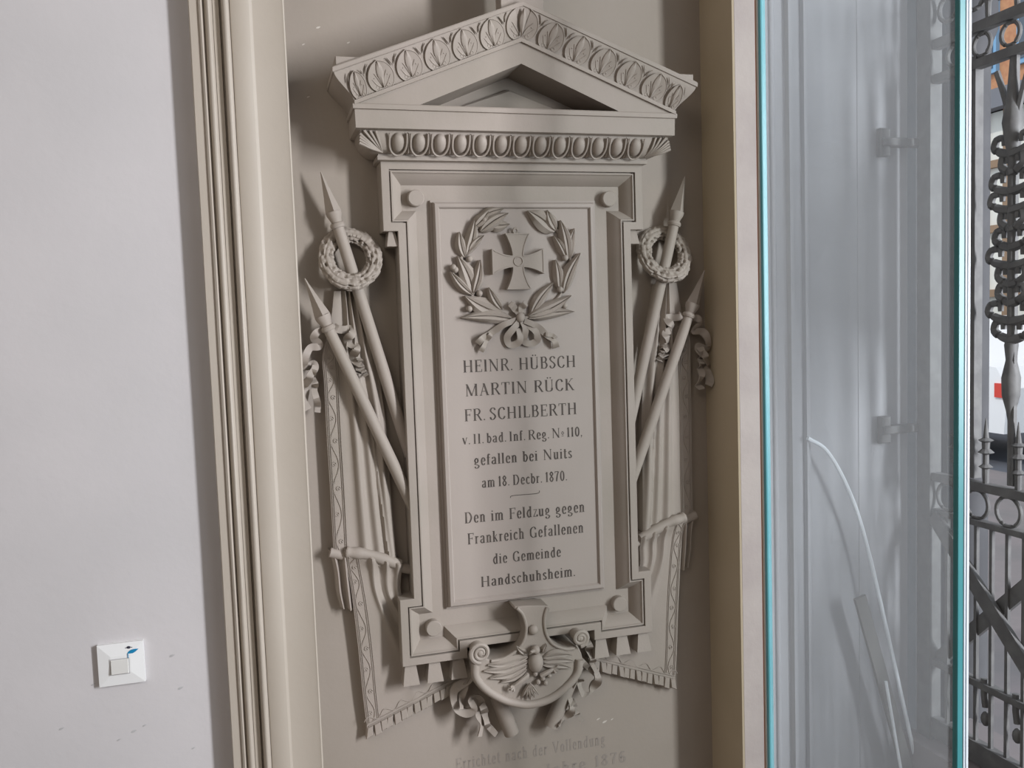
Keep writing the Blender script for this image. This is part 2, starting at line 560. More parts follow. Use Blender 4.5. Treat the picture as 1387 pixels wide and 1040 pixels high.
# raking corona and tympanum
cor = [(-.2955, .4755), (-.187, .4755), (0, .554), (.187, .4755), (.2955, .4755), (.2955, .479), (0, .597), (-.2955, .479)]
MB().add(*prism(cor, -.05, YB+.001)).build('raking_band', STONE, tablet)
MB().add(*prism([(-.205, .4745), (.205, .4745), (0, .564)], .042, YB+.002)).build('tympanum', STONE, tablet)
MB().add(*prism([(-.152, .4745), (.152, .4745), (0, .5300)], .030, .044, .004)).build('tympanum_panel', STONE, tablet)
MB().add(*prism([(-.2965, .4795), (-.2965, .4730), (0, .5905), (.2965, .4730), (.2965, .4795), (0, .5975)], -.0555, -.045)).build('raking_fillet', STONE, tablet)
# crowning cyma: profile rows (z rise, x end, y)
rows = []
for k in range(13):
    t = k/12
    s = t*t*(3-2*t)
    rows.append((.597+.0485*t, .2958+.0340*(.35*t+.65*s), -.0500-.0215*(.45*t+.55*s), .479+.0405*t))
rows += [(.6460, .3318, -.0740, .5200), (.6520, .3322, -.0750, .5262), (.6540, .3310, -.0740, .5285)]
v, f = [], []
for z0, xe, y, ze in rows: v += [(-xe, YB+.001, ze), (-xe, y, ze), (0, y, z0), (xe, y, ze), (xe, YB+.001, ze)]
for k in range(len(rows)-1):
    for i in range(4): f.append((k*5+i, k*5+i+1, k*5+6+i, k*5+5+i))
n = (len(rows)-1)*5
v += [(0, YB+.001, .6540), (0, YB+.001, .597)]
q = len(v)-2
f += [(n, n+1, n+2, q), (q, n+2, n+3, n+4), (0, 1, 2, q+1), (q+1, 2, 3, 4)]
MB().add(v, f).build('raking_cyma', STONE, tablet, True)
MB().add(*box(-.3262, -.284, -.069, YB, .520, .5468, .001)).build('end_block', STONE, tablet)
MB().add(*box(.284, .3262, -.069, YB, .520, .5435, .001)).build('end_block', STONE, tablet)
MB().add(*box(-.0375, .0405, -.062, -.030, .632, .755, .001)).build('apex_block', STONE, tablet)

# egg and dart band
def frame_map(o, ev, en):
    return lambda u, a, n_: (u, o[0]+ev[0]*a+en[0]*n_, o[1]+ev[1]*a+en[1]*n_)
L = math.hypot(.027, .035)
em = frame_map((-.0105, .3995), (-.027/L, .035/L), (-.035/L, -.027/L))
eb = MB(); nu, nv_ = 12, 7
vv, ff = [], []
for i in range(nv_+1):
    th = PI/2*i/nv_
    for k in range(nu):
        an = 2*PI*k/nu
        vv.append(em(.0112*math.sin(th)*math.cos(an), .0270+.0195*math.sin(th)*math.sin(an)*(1 if math.sin(an) < 0 else .80), .0040+.0125*math.cos(th)**.8 if th < PI/2-.01 else .003))
for i in range(nv_):
    for k in range(nu):
        j = (k+1) % nu
        ff.append((i*nu+k, i*nu+j, (i+1)*nu+j, (i+1)*nu+k))
egg = MB().add(vv, ff).build('egg', STONE, tablet, 'all')
sp = [em(-.0148, .0435, .0075), em(-.0152, .034, .0095)]+[em(.0152*math.cos(a), .0265+.0235*math.sin(a), .0105) for a in [PI+PI*k/14 for k in range(15)]]+[em(.0152, .034, .0095), em(.0148, .0435, .0075)]
shell = MB().add(*tube(sp, .0019, 6)).build('egg_shell', STONE, tablet, True)
dv = [em(.0186+dx, a, n_) for dx, a, n_ in ((-.0028, .044, .004), (0, .044, .010), (.0028, .044, .004), (-.0018, .016, .006), (0, .016, .0115), (.0018, .016, .006), (-.0034, .008, .004), (0, .008, .0125), (.0034, .008, .004), (0, .000, .003))]
dart = MB().add(dv, [(0,3,4,1),(1,4,5,2),(3,6,7,4),(4,7,8,5),(6,9,7),(7,9,8)]).build('dart', STONE, tablet)
sx = .0371
for k in range(-6, 7):
    for o, nm in ((egg, 'egg'), (shell, 'egg_shell')):
        if k == -6: o.location = (k*sx, 0, 0)
        else: piece(o, nm, tablet, (k*sx, 0, 0))
    if k == -6: dart.location = (k*sx, 0, 0)
    elif k < 6: piece(dart, 'dart', tablet, (k*sx, 0, 0))
for s in (False, True):
    mb = MB()
    for i in range(7):
        t = i/6
        a = (-.2480, -.0190, .4010); b = (-.2880+.030*max(0, t-.55)*2, -.0445+.004*t, .4325)
        if t < .55: b = (-.2900+.004*t, -.036-.006*(1-t), .4290-.026*(.55-t)*1.2)
        mid = tuple((p+q)/2 for p, q in zip(a, b)); mid = (mid[0], mid[1]-.007, mid[2]-.003)
        mb.add(*tube(smooth_path([a, mid, b], 4), [.0012+.0016*j/8 for j in range(9)], 6))
    mb.build('corner_leaf', STONE, tablet, True, mirror=s)

# palmettes along the cyma
Lp = math.hypot(.0455, .0205)
def pm(s, a, n_):
    t = a/Lp
    dy = -.0500-.0215*(.45*t+.55*t*t*(3-2*t))
    return (s, dy-.0455/Lp*n_, t*.0455-.0205/Lp*n_)
def ptube(pts, r): return tube([pm(*p) for p in smooth_path([Vector(q) for q in pts], 4)], r, 5)
def petal(pts, w0, h, peak=.5):
    P = smooth_path([Vector((p[0], p[1], 0)) for p in pts], 4)
    m = len(P); v, f = [], []
    for i, p in enumerate(P):
        T = (P[min(i+1, m-1)]-P[max(i-1, 0)]).normalized(); N = Vector((-T.y, T.x, 0))
        t = i/(m-1); ww = w0*math.sin(PI*(.04+.93*t**(math.log(.5)/math.log(peak))))
        for s, hh in ((-1, 0), (-.85, .55), (0, 1), (.85, .55), (1, 0)):
            q = p+N*ww*s; v.append(pm(q.x, q.y, .0018+h*hh))
    for i in range(m-1):
        for k in range(4): f.append((i*5+k, i*5+k+1, i*5+6+k, i*5+5+k))
    return v, f
ARCH = [(.0150, .0015), (.0205, .008), (.0236, .017), (.0232, .026), (.0195, .035), (.0120, .0435), (.0, .0495)]
def palmette(sides=(-1, 1), centre=True):
    mb = MB()
    Pq = smooth_path([Vector(p) for p in ARCH], 3)
    m = len(Pq)
    for s in sides:
        v, f = [], []
        for p in Pq:
            for q, n_ in ((0, .0016), (.55, .0022), (.9, .0030), (.97, .0030), (1.0, -.0008)): v.append(pm(s*p.x*q, p.y, n_))
        for i in range(m-1):
            for k in range(4): f.append((i*5+k, i*5+k+1, i*5+6+k, i*5+5+k))
        mb.add(v, f)
        mb.add(*ptube([(s*(p.x-.0012), p.y, .0030) for p in Pq], .0009))
        mb.add(*petal([(s*.0010, .005), (s*.0050, .018), (s*.0110, .0300)], .0015, .0014))
        mb.add(*petal([(s*.0025, .004), (s*.0100, .011), (s*.0165, .0215)], .0013, .0014))
        mb.add(*ptube([(s*(.0095+.0030*math.cos(a)), .0065+.0030*math.sin(a), .0022) for a in [k*.8 for k in range(8)]], .0009))
        mb.add(*ball(pm(s*.0120, .0225, .0022), .0012, 6, 4))
        mb.add(*petal([(s*.0243, .033), (s*.0215, .041), (s*.0170, .0480)], .0014, .0018))
    if centre: mb.add(*petal([(0, .004), (0, .024), (0, .0480)], .0062, .0034, .62))
    return mb
th = math.atan(.3985)
pal = palmette().build('palmette', STONE, tablet, True)
first = True
for s in (-1, 1):
    for k in range(1, 7):
        o = pal if first else piece(pal, 'palmette', tablet)
        first = False
        x = s*(.0492*k if k < 6 else .2855)
        if k == 6: o.scale = (.60, 1, .92)
        o.location = (x - s*.0015, 0, .5985-.3985*abs(x)); o.rotation_euler = (0, s*th*.9, 0)
    o = palmette((s,), False).build('palmette_half', STONE, tablet, True)
    o.location = (0, 0, .5985); o.rotation_euler = (0, s*th*.9, 0)
o = MB().add(*petal([(0, .004), (0, .024), (0, .0480)], .0062, .0040, .62)).build('palmette_leaf', STONE, tablet, True)
o.location = (0, -.0030, .5975)

# ------------------------------------------------------------------ lettering
TK, TN = .15, .055
def G():
    g = {}
    V = lambda x, a=0, b=1, w=TK, s=3: ('v', x, a, b, w, s)      # s bits: 1 foot serif, 2 head serif
    H = lambda a, b, z, w=TN: ('h', a, b, z, w)
    D = lambda x0, z0, x1, z1, w: ('d', x0, z0, x1, z1, w)
    Cc = lambda *p: ('c', p)
    g['H'] = (.84, [V(.17), V(.67), H(.17, .67, .5)])
    g['E'] = (.66, [V(.17), H(.1, .58, .975), H(.1, .6, .025), H(.17, .46, .52), D(.58, 1, .56, .8, .05), D(.6, 0, .6, .22, .05), D(.46, .62, .46, .42, .05)])
    g['F'] = (.62, [V(.17), H(.1, .58, .975), H(.17, .46, .52), D(.58, 1, .56, .8, .05), D(.46, .62, .46, .42, .05)])
    g['I'] = (.36, [V(.18)])
    g['1'] = (.34, [V(.18, s=1), D(.18, .98, .06, .82, .06)])
    g['N'] = (.86, [V(.15, w=TN), D(.13, 1, .7, 0, TK), V(.7, w=TN, s=2), H(.02, .2, .98)])
    g['M'] = (1.0, [V(.15, w=TN, s=1), D(.14, 1, .5, .02, TK), D(.5, .02, .82, 1, TN), V(.84)])
    g['R'] = (.76, [V(.17), Cc((.17, .97), (.45, .97), (.58, .76), (.45, .53), (.17, .51)), D(.38, .52, .68, 0, .14), H(.6, .76, .02)])
    g['B'] = (.68, [V(.17), Cc((.17, .97), (.42, .97), (.53, .76), (.42, .55), (.17, .53)), Cc((.17, .53), (.45, .52), (.58, .27), (.45, .03), (.17, .03))])
    g['D'] = (.74, [V(.17), Cc((.17, .97), (.45, .93), (.62, .5), (.45, .07), (.17, .03))])
    g['S'] = (.60, [Cc((.50, .80), (.42, .96), (.24, .97), (.12, .78), (.22, .60), (.40, .44), (.50, .24), (.36, .03), (.18, .03), (.09, .22))])
    g['C'] = (.70, [Cc((.60, .76), (.50, .95), (.34, .97), (.16, .80), (.12, .5), (.16, .2), (.34, .03), (.50, .05), (.62, .24))])
    g['G'] = (.74, [Cc((.60, .76), (.50, .95), (.34, .97), (.16, .80), (.12, .5), (.16, .2), (.34, .03), (.50, .06), (.60, .2)), V(.6, .02, .44, s=2)])
    g['T'] = (.68, [V(.34, s=1), H(.04, .64, .975), D(.05, 1, .05, .78, .05), D(.63, 1, .63, .78, .05)])
    g['A'] = (.78, [D(.12, 0, .38, .98, TN), D(.36, 1, .64, 0, TK), H(.2, .54, .34), H(.03, .22, .02), H(.54, .76, .02)])
    g['V'] = (.74, [D(.1, 1, .38, .02, TK), D(.37, .02, .64, 1, TN), H(.0, .22, .98), H(.55, .74, .98)])
    g['U'] = (.78, [('v', .17, .28, 1, TK, 2), Cc((.17, .30), (.19, .10), (.38, .02), (.58, .10), (.62, .30)), ('v', .62, .28, 1, TN, 2)])
    g['Ü'] = (.78, g['U'][1]+[('o', .28, 1.16), ('o', .50, 1.16)])
    g['K'] = (.78, [V(.17), D(.17, .42, .58, 1, TN), D(.32, .6, .68, 0, .14), H(.5, .68, .98), H(.6, .78, .02)])
    g['L'] = (.62, [V(.17), H(.1, .56, .025), D(.57, 0, .57, .24, .05)])
    g['J'] = (.44, [('v', .26, .1, 1, TK, 2), Cc((.26, .15), (.2, -.05), (.05, -.02))])
    x = .68
    g['a'] = (.50, [('v', .36, 0, x-.12, TK, 1), Cc((.36, .50), (.30, x-.02), (.16, x-.04), (.10, x-.16)), Cc((.34, .38), (.16, .32), (.09, .16), (.20, .02), (.34, .10))])
    g['b'] = (.50, [('v', .13, .02, 1, TK, 2), Cc((.13, .52), (.28, x), (.42, .36), (.28, .01), (.13, .08))])
    g['c'] = (.44, [Cc((.37, .54), (.28, x), (.14, .56), (.10, .34), (.15, .1), (.27, .01), (.38, .12))])
    g['d'] = (.52, [('v', .38, 0, 1, TK, 3), Cc((.38, .56), (.24, x), (.10, .36), (.22, .01), (.38, .1))])
    g['e'] = (.46, [Cc((.12, .36), (.37, .38), (.33, .62), (.22, x), (.12, .52), (.10, .3), (.16, .06), (.28, .01), (.38, .14))])
    g['f'] = (.34, [('v', .15, 0, .85, TK, 1), Cc((.15, .82), (.20, .99), (.33, .93)), H(.03, .30, x-.02)])
    g['g'] = (.50, [Cc((.22, x), (.11, .52), (.12, .34), (.22, .24), (.33, .34), (.34, .54), (.22, x)), Cc((.18, .24), (.10, .12), (.30, .04), (.42, -.08), (.30, -.26), (.14, -.24), (.10, -.10)), D(.3, .62, .44, x, .05)])
    g['h'] = (.52, [('v', .13, 0, 1, TK, 3), Cc((.13, .52), (.26, x), (.38, .56), (.38, .4)), ('v', .38, 0, .5, TK, 1)])
    g['i'] = (.27, [('v', .13, 0, x, TK, 3), ('o', .13, .88)])
    g['k'] = (.52, [('v', .13, 0, 1, TK, 3), D(.13, .28, .40, x, TN), D(.22, .42, .42, 0, .13)])
    g['l'] = (.27, [('v', .13, 0, 1, TK, 3)])
    g['m'] = (.78, [('v', .13, 0, x, TK, 3), Cc((.13, .52), (.26, x), (.38, .56), (.38, .4)), ('v', .38, 0, .5, TK, 1), Cc((.38, .52), (.52, x), (.64, .56), (.64, .4)), ('v', .64, 0, .5, TK, 1)])
    g['n'] = (.52, [('v', .13, 0, x, TK, 3), Cc((.13, .52), (.26, x), (.38, .56), (.38, .4)), ('v', .38, 0, .5, TK, 1)])
    g['o'] = (.48, [Cc((.24, x), (.11, .52), (.10, .34), (.13, .1), (.24, .01), (.36, .1), (.38, .34), (.36, .54), (.24, x))])
    g['r'] = (.38, [('v', .13, 0, x, TK, 3), Cc((.13, .48), (.22, .64), (.34, .60))])
    g['s'] = (.40, [Cc((.32, .56), (.24, x), (.12, .58), (.14, .42), (.28, .28), (.32, .12), (.20, .01), (.08, .12))])
    g['t'] = (.33, [('v', .15, .08, .9, TK, 0), Cc((.15, .12), (.2, .01), (.32, .1)), H(.03, .30, x-.02)])
    g['u'] = (.52, [('v', .13, .18, x, TK, 2), Cc((.13, .22), (.18, .02), (.30, .04), (.38, .2)), ('v', .38, 0, x, TK, 3)])
    g['v'] = (.48, [D(.06, x, .24, .02, TK), D(.24, .02, .40, x, TN), H(.0, .14, x-.02), H(.34, .48, x-.02)])
    g['z'] = (.44, [H(.07, .37, x-.03), D(.08, .02, .37, x, .07), H(.06, .38, .03), ('c', ((.38, .0), (.40, .1), (.38, .18)))])
    g['0'] = (.52, [Cc((.26, .99), (.13, .8), (.10, .5), (.13, .2), (.26, .01), (.39, .2), (.42, .5), (.39, .8), (.26, .99))])
    g['8'] = (.50, [Cc((.25, .99), (.12, .78), (.25, .54), (.40, .27), (.25, .01), (.10, .27), (.25, .54), (.38, .78), (.25, .99))])
    g['7'] = (.48, [H(.06, .42, .96, .08), Cc((.42, .96), (.28, .55), (.2, 0)), D(.06, 1, .06, .8, .05)])
    g['6'] = (.50, [Cc((.38, .9), (.24, .98), (.12, .7), (.10, .35), (.16, .06), (.28, .01), (.39, .16), (.38, .42), (.26, .54), (.12, .4))])
    g['.'] = (.20, [('o', .10, .06)])
    g[','] = (.20, [('o', .10, .06), D(.13, .04, .06, -.14, .05)])
    g['º'] = (.32, [('k', ((.16, .62), (.06, .46), (.16, .30), (.26, .46), (.16, .62))), H(.06, .26, .16)])
    g[' '] = (.34, [])
    return g
GL = G()
def glyph_polys(ch, W_):
    """quads/polys in glyph units"""
    w_, st = GL[ch]
    out = []
    for s in st:
        if s[0] == 'v':
            _, x, a, b, wd, sf = s
            out.append([(x-wd/2, a), (x+wd/2, a), (x+wd/2, b), (x-wd/2, b)])
            e = wd/2+.055
            if sf & 1: out.append([(x-e, a), (x+e, a), (x+e, a+.035), (x-e, a+.035)])
            if sf & 2: out.append([(x-e, b-.035), (x+(e if wd < .1 else wd/2), b-.035), (x+(e if wd < .1 else wd/2), b), (x-e, b)])
        elif s[0] == 'h':
            _, a, b, z, wd = s
            out.append([(a, z-wd/2), (b, z-wd/2), (b, z+wd/2), (a, z+wd/2)])
        elif s[0] == 'd':
            _, x0, z0, x1, z1, wd = s
            out.append([(x0-wd/2, z0), (x0+wd/2, z0), (x1+wd/2, z1), (x1-wd/2, z1)])
        elif s[0] == 'o':
            _, x, z = s
            out.append([(x+.065*math.cos(a*PI/4), z+.06*math.sin(a*PI/4)) for a in range(8)])
        elif s[0] in 'ck':
            P = smooth_path([Vector((p[0], p[1])) for p in s[1]], 5)
            m = len(P); Lq, Rq = [], []
            for i, p in enumerate(P):
                T = (P[min(i+1, m-1)]-P[max(i-1, 0)])
                T = T.normalized() if T.length > 1e-6 else Vector((1, 0))
                wd = TN+(TK*.95-TN)*abs(T.y)**1.6 if s[0] == 'c' else .06
                N = Vector((-T.y, T.x))*wd/2
                Lq.append((p+N).to_tuple()); Rq.append((p-N).to_tuple())
            for i in range(m-1): out.append([Lq[i], Lq[i+1], Rq[i+1], Rq[i]])
    return w_, out
def text_line(s, x0, x1, zb, cap, y, m, parent, gap=.06, sp=None):
    polys = []; cx = 0
    for ch in s:
        w_, ps = glyph_polys(ch, 1)
        if ch == ' ' and sp is not None: w_ = sp
        for p in ps: polys.append([(cx+q[0], q[1]) for q in p])
        cx += w_+gap
    cx -= gap
    k = (x1-x0)/cx
    mb = MB()
    lay = 0
    for p in polys:
        n = len(p)
        yy = y-.00002*(lay % 5); lay += 1
        v = [(x0+q[0]*k, yy, zb+q[1]*cap) for q in p]
        v += [(a, y+.0004, c) for a, _, c in v]
        f = [tuple(range(n)), tuple(reversed(range(n, 2*n)))]+[(i, n+i, n+(i+1) % n, (i+1) % n) for i in range(n)]
        mb.add(v, f)
    return mb.build('inscription_line', m, parent)
LN = [('HEINR. HÜBSCH', [(-0.1119, 0.0076), (0.1105, 0.0086)], .0225, None),
      ('MARTIN RÜCK', [(-0.1094, -0.0365), (0.1061, -0.0360)], .0225, None),
      ('FR. SCHILBERTH', [(-0.1127, -0.0832), (0.1100, -0.0827)], .0225, .16),
      ('v. II. bad. Inf. Reg. Nº 110,', [(-0.1178, -0.1251), (0.1200, -0.1272)], .0185, .10),
      ('gefallen bei Nuits', [(-0.0975, -0.1663), (0.0975, -0.1680)], .0200, None),
      ('am 18. Decbr. 1870.', [(-0.0841, -0.2095), (0.0864, -0.2111)], .0195, .16),
      ('Den im Feldzug gegen', [(-0.1201, -0.2743), (0.1202, -0.2758)], .0210, None),
      ('Frankreich Gefallenen', [(-0.1160, -0.3156), (0.1167, -0.3156)], .0210, None),
      ('die Gemeinde', [(-0.0681, -0.3583), (0.0689, -0.3581)], .0200, None),
      ('Handschuhsheim.', [(-0.0934, -0.3990), (0.0973, -0.4008)], .0200, None)]
for s, (a, b), cap, sp in LN:
    text_line(s, a[0], b[0], (a[1]+b[1])/2, cap, .0163, INK, tablet, .07, sp)
(a, b), = [[(-0.0293, -0.2305), (0.0296, -0.2300)]]
MB().add(*tube(smooth_path([(a[0], .0165, a[1]-.004), (a[0]+.006, .0165, a[1]), (b[0]-.006, .0165, a[1]), (b[0], .0165, a[1]+.005)], 6), .0007, 6, .4)).build('divider_stroke', INK, tablet)
adopt(tablet)
ins = empty('wall_inscription', (.05, YB, -.70), 'faint worn two line inscription cut into the niche wall below the tablet', 'inscription')
(a, b), = [[(-0.1481, -0.7636), (0.1650, -0.7748)]]
zz = (a[1]+b[1])/2
text_line('Errichtet nach der Vollendung', a[0], b[0], zz, .0235, .0546, FAINT, ins, .1)
text_line('im Jahre 1876', a[0]+.125, b[0]+.045, zz-.0445, .0235, .0546, FAINT, ins, .1)
adopt(ins)

# ------------------------------------------------------------------ iron cross and laurel wreath on the slab
YS = .0165
cr = empty('iron_cross', (.006, YS, .245), 'carved flared iron cross inside the laurel wreath above the names', 'cross')
cx, cz = [(-0.0021, 0.2102)][0]
def cross_arm(h, wo, wi, L1, ang, ins=0):
    # one flared arm outline from centre outwards
    pts = []
    for k in range(7):
        t = k/6
        pts.append((wi+(wo-wi)*t**1.7-ins, h+(L1-h)*t-(ins if k == 6 else 0)))
    full = pts+[(-x, z) for x, z in reversed(pts)]
    c, s = math.cos(ang), math.sin(ang)
    return [(x*c-z*s, x*s+z*c) for x, z in full]
def cross_poly(ins):
    out = []
    for q in range(4):
        L1 = (.0515, .0500, .0515, .0500)[q]
        out += cross_arm(.0105, .0235, .0105, L1, q*PI/2, ins)
    return [(cx+x, cz+z) for x, z in out]
def cross_mesh(ins, y0, y1, bev): return prism(cross_poly(ins), y0, y1, bev)
MB().add(*cross_mesh(0, YS-.0150, YS, .0004)).build('cross_body', STONE, cr)
po, pi_ = cross_poly(0), cross_poly(.0022)
v = [(x, YS-.0162, z) for x, z in po]+[(x, YS-.0162, z) for x, z in pi_]+[(x, YS-.0148, z) for x, z in po]+[(x, YS-.0148, z) for x, z in pi_]
n = len(po); f = []
for i in range(n):
    j = (i+1) % n
    f += [(i, j, n+j, n+i), (n+i, n+j, 3*n+j, 3*n+i), (i, 2*n+i, 2*n+j, j)]
MB().add(v, f).build('raised_edge', STONE, cr)
MB().add(*tube([(cx+.0085*math.cos(a), YS-.0155, cz+.0085*math.sin(a)) for a in [2*PI*k/20 for k in range(21)]], .0013, 6)).build('centre_ring', STONE, cr, True)
MB().add(*tube([(cx-.002+.004*math.cos(a), YS-.009, cz+.0565+.005*math.sin(a)) for a in [2*PI*k/12 for k in range(13)]], .0020, 6)).build('hanging_loop', STONE, cr, True)
adopt(cr)

wr = empty('laurel_wreath', (0, YS, .19), 'large open laurel and oak wreath around the iron cross, tied with a bow', 'wreath')
LV = [(-0.1015, 0.2191), (-0.1109, 0.2656), (-0.0982, 0.2231), (-0.0819, 0.2870), (-0.0937, 0.2314), (-0.0656, 0.2590), (-0.0871, 0.1513), (-0.1152, 0.2215), (-0.0903, 0.1514), (-0.1302, 0.1939), (-0.0880, 0.1544), (-0.0744, 0.2141), (-0.0318, 0.1132), (-0.1043, 0.1486), (-0.0130, 0.1031), (-0.1122, 0.1095), (-0.0354, 0.1222), (-0.0601, 0.1632), (0.0735, 0.2653), (0.0215, 0.3034), (0.0762, 0.2675), (0.0579, 0.3046), (0.0991, 0.2140), (0.0829, 0.2856), (0.1025, 0.2140), (0.1111, 0.2705), (0.0956, 0.2141), (0.0698, 0.2571), (0.0868, 0.1501), (0.1206, 0.2240), (0.0802, 0.1566), (0.0718, 0.2125), (0.0170, 0.1040), (0.1063, 0.1140), (0.0172, 0.1085), (0.1003, 0.1446), (0.0212, 0.1103), (0.0670, 0.1698), (-0.0811, 0.2746), (-0.0549, 0.3040), (-0.0708, 0.2662), (-0.0176, 0.2993), (-0.0558, 0.2792), (-0.0150, 0.2790), (-0.0715, 0.2916), (-0.0255, 0.3071)]
WD = [52, 62, 42, 80, 46, 55, 92, 62, 52, 92, 62, 62, 52, 44, 62, 56, 56, 66, 56, 60, 66, 60, 46]
for i in range(len(LV)//2):
    a, b = LV[2*i], LV[2*i+1]
    MB().add(*leaf(a, b, WD[i]/4.333/735*1.32, YS+.001, .0120+.002*(i % 3), .005, .05*(-1)**i)).build('leaf', STONE, wr, True)
for x, z in [(-0.0936, 0.2165), (-0.1244, 0.2016), (-0.0770, 0.1531), (-0.0974, 0.1253), (0.0922, 0.2157), (0.0802, 0.1565), (0.0881, 0.1255), (-0.0630, 0.2865), (-0.1208, 0.1975)]:
    MB().add(*ball((x, YS-.008, z), (.0062, .008, .0062))).build('berry', STONE, wr, True)
for pts in ([(0.0009, 0.1036), (-0.0386, 0.1113), (-0.0770, 0.1329), (-0.0968, 0.1647), (-0.1081, 0.2023), (-0.1019, 0.2394), (-0.0848, 0.2671), (-0.0650, 0.2794)], [(0.0009, 0.1036), (0.0347, 0.1121), (0.0710, 0.1351), (0.0906, 0.1603), (0.1038, 0.1987), (0.0981, 0.2372), (0.0836, 0.2629), (0.0704, 0.2741)]):
    MB().add(*tube(smooth_path([(x, YS-.004, z) for x, z in pts], 5), .0032, 6)).build('stem', STONE, wr, True)
MB().add(*ball(([(-0.0008, 0.1068)][0][0], YS-.013, [(-0.0008, 0.1068)][0][1]), (.0085, .007, .0095))).build('knot', STONE, wr, True)
for pts, wd, am in (([(-0.0023, 0.1116), (-0.0086, 0.1213), (-0.0197, 0.1327)], .012, .003), ([(0.0010, 0.1115), (0.0031, 0.1241), (0.0118, 0.1334)], .012, .003),
              ([(-0.0076, 0.1023), (-0.0343, 0.0937), (-0.0577, 0.0787), (-0.0743, 0.0715), (-0.0844, 0.0609)], .011, .004), ([(-0.0577, 0.0787), (-0.0663, 0.0665), (-0.0785, 0.0465)], .009, .003),
              ([(0.0073, 0.1002), (0.0320, 0.0882), (0.0517, 0.0714), (0.0632, 0.0613), (0.0685, 0.0466)], .011, .004), ([(0.0483, 0.0731), (0.0618, 0.0710), (0.0684, 0.0643)], .008, .002),
              ([(-0.0027, 0.0989), (-0.0147, 0.0866), (-0.0268, 0.0712), (-0.0224, 0.0568), (-0.0091, 0.0578), (-0.0022, 0.0671), (-0.0048, 0.0863)], .012, .003), ([(0.0039, 0.0987), (0.0084, 0.0826), (0.0044, 0.0637), (0.0175, 0.0567), (0.0311, 0.0626), (0.0283, 0.0787), (0.0137, 0.0920)], .012, .003)):
    MB().add(*ribbon(pts, wd, YS-.010, am, 1.5)).build('ribbon_tie', STONE, wr, True)
adopt(wr)
# ------------------------------------------------------------------ lances, rings, banners: modelled for the left, mirrored for the right
S1 = [(-0.3520, 0.3726), (-0.3218, 0.2814), (-0.2153, -0.1400)]
S2 = [(-0.3893, 0.1876), (-0.3580, 0.1129), (-0.2108, -0.2444)]
def lance(tip, mid, end, y, yend, name, label):
    r = empty(name, ((-1 if MX else 1)*end[0], YB, end[1]), label, 'lance', 'carved lances beside the tablet')
    A = (tip[0], y, tip[1]); B = (end[0], yend, end[1])
    D = Vector(B)-Vector(A); L_ = D.length; D.normalize()
    Lc = .079
    MB().add(*lathe(A, B, [(0, .0012), (.012, .0030), (.045, .0088), (.068, .0135), (.0715, .0142)], 4, 0)).build('blade', STONE, r)
    p = Vector(A)+D*.0715
    MB().add(*lathe(p, B, [(0, .0142), (.006, .0138), (.014, .0105), (.019, .0092), (.0205, .0120), (.0245, .0135), (.0285, .0120), (.029, .0108)], 20)).build('collar', STONE, r, True)
    p = Vector(A)+D*.0995
    MB().add(*lathe(p, B, [(0, .0098), (.05, .0106), (L_-.0995, .0112)], 20)).build('shaft', STONE, r, True)
    adopt(r)

def ring(label):
    (cx_, cz_), (ox, oz) = [(-0.3072, 0.2219), (-0.3099, 0.1654)]
    r = empty('laurel_ring', ((-1 if MX else 1)*cx_, YB, oz), label, 'wreath', 'small carved wreaths hung on the lances')
    Rm, rr = .0425, .0150
    rnd = random.Random(5)
    tilt = math.radians(25)
    NU, NV = 150, 36
    pits = [(rnd.uniform(0, 2*PI), rnd.uniform(.3, 2.9), rnd.uniform(.0045, .0075)) for _ in range(78)]
    v, f = [], []
    for i in range(NU):
        u = 2*PI*i/NU
        for k in range(NV):
            a = 2*PI*k/NV
            row = a/(2*PI)*9
            rf = row-math.floor(row)
            cu = u/(2*PI)*26+.5*(math.floor(row) % 2)+.25*math.sin(5*u)
            cf = cu-math.floor(cu)
            j = rr*(.93+.05*math.sin(3*u+1)+.03*math.sin(8*u))
            j += .0026*math.sqrt(max(0, 1-(2*rf-1)**2))*(.35+.65*cf)-.0010
            for pu, pa, pd in pits:
                du = (u-pu+PI) % (2*PI)-PI
                q = (du*Rm/.0030)**2+((a-pa)*rr/.0026)**2
                if q < 6: j -= pd*math.exp(-q)
            x = (Rm+j*math.cos(a))*math.cos(u); z = (Rm+j*math.cos(a))*math.sin(u)*1.05; y = -j*math.sin(a)
            v.append((cx_+x, .028+y*math.cos(tilt)+z*math.sin(tilt), cz_+z*math.cos(tilt)*1.06-y*math.sin(tilt)*.4))
    for i in range(NU):
        for k in range(NV):
            f.append((i*NV+k, i*NV+(k+1) % NV, ((i+1) % NU)*NV+(k+1) % NV, ((i+1) % NU)*NV+k))
    MB().add(v, f).build('leaf_ring', STONE, r, True)
    adopt(r)

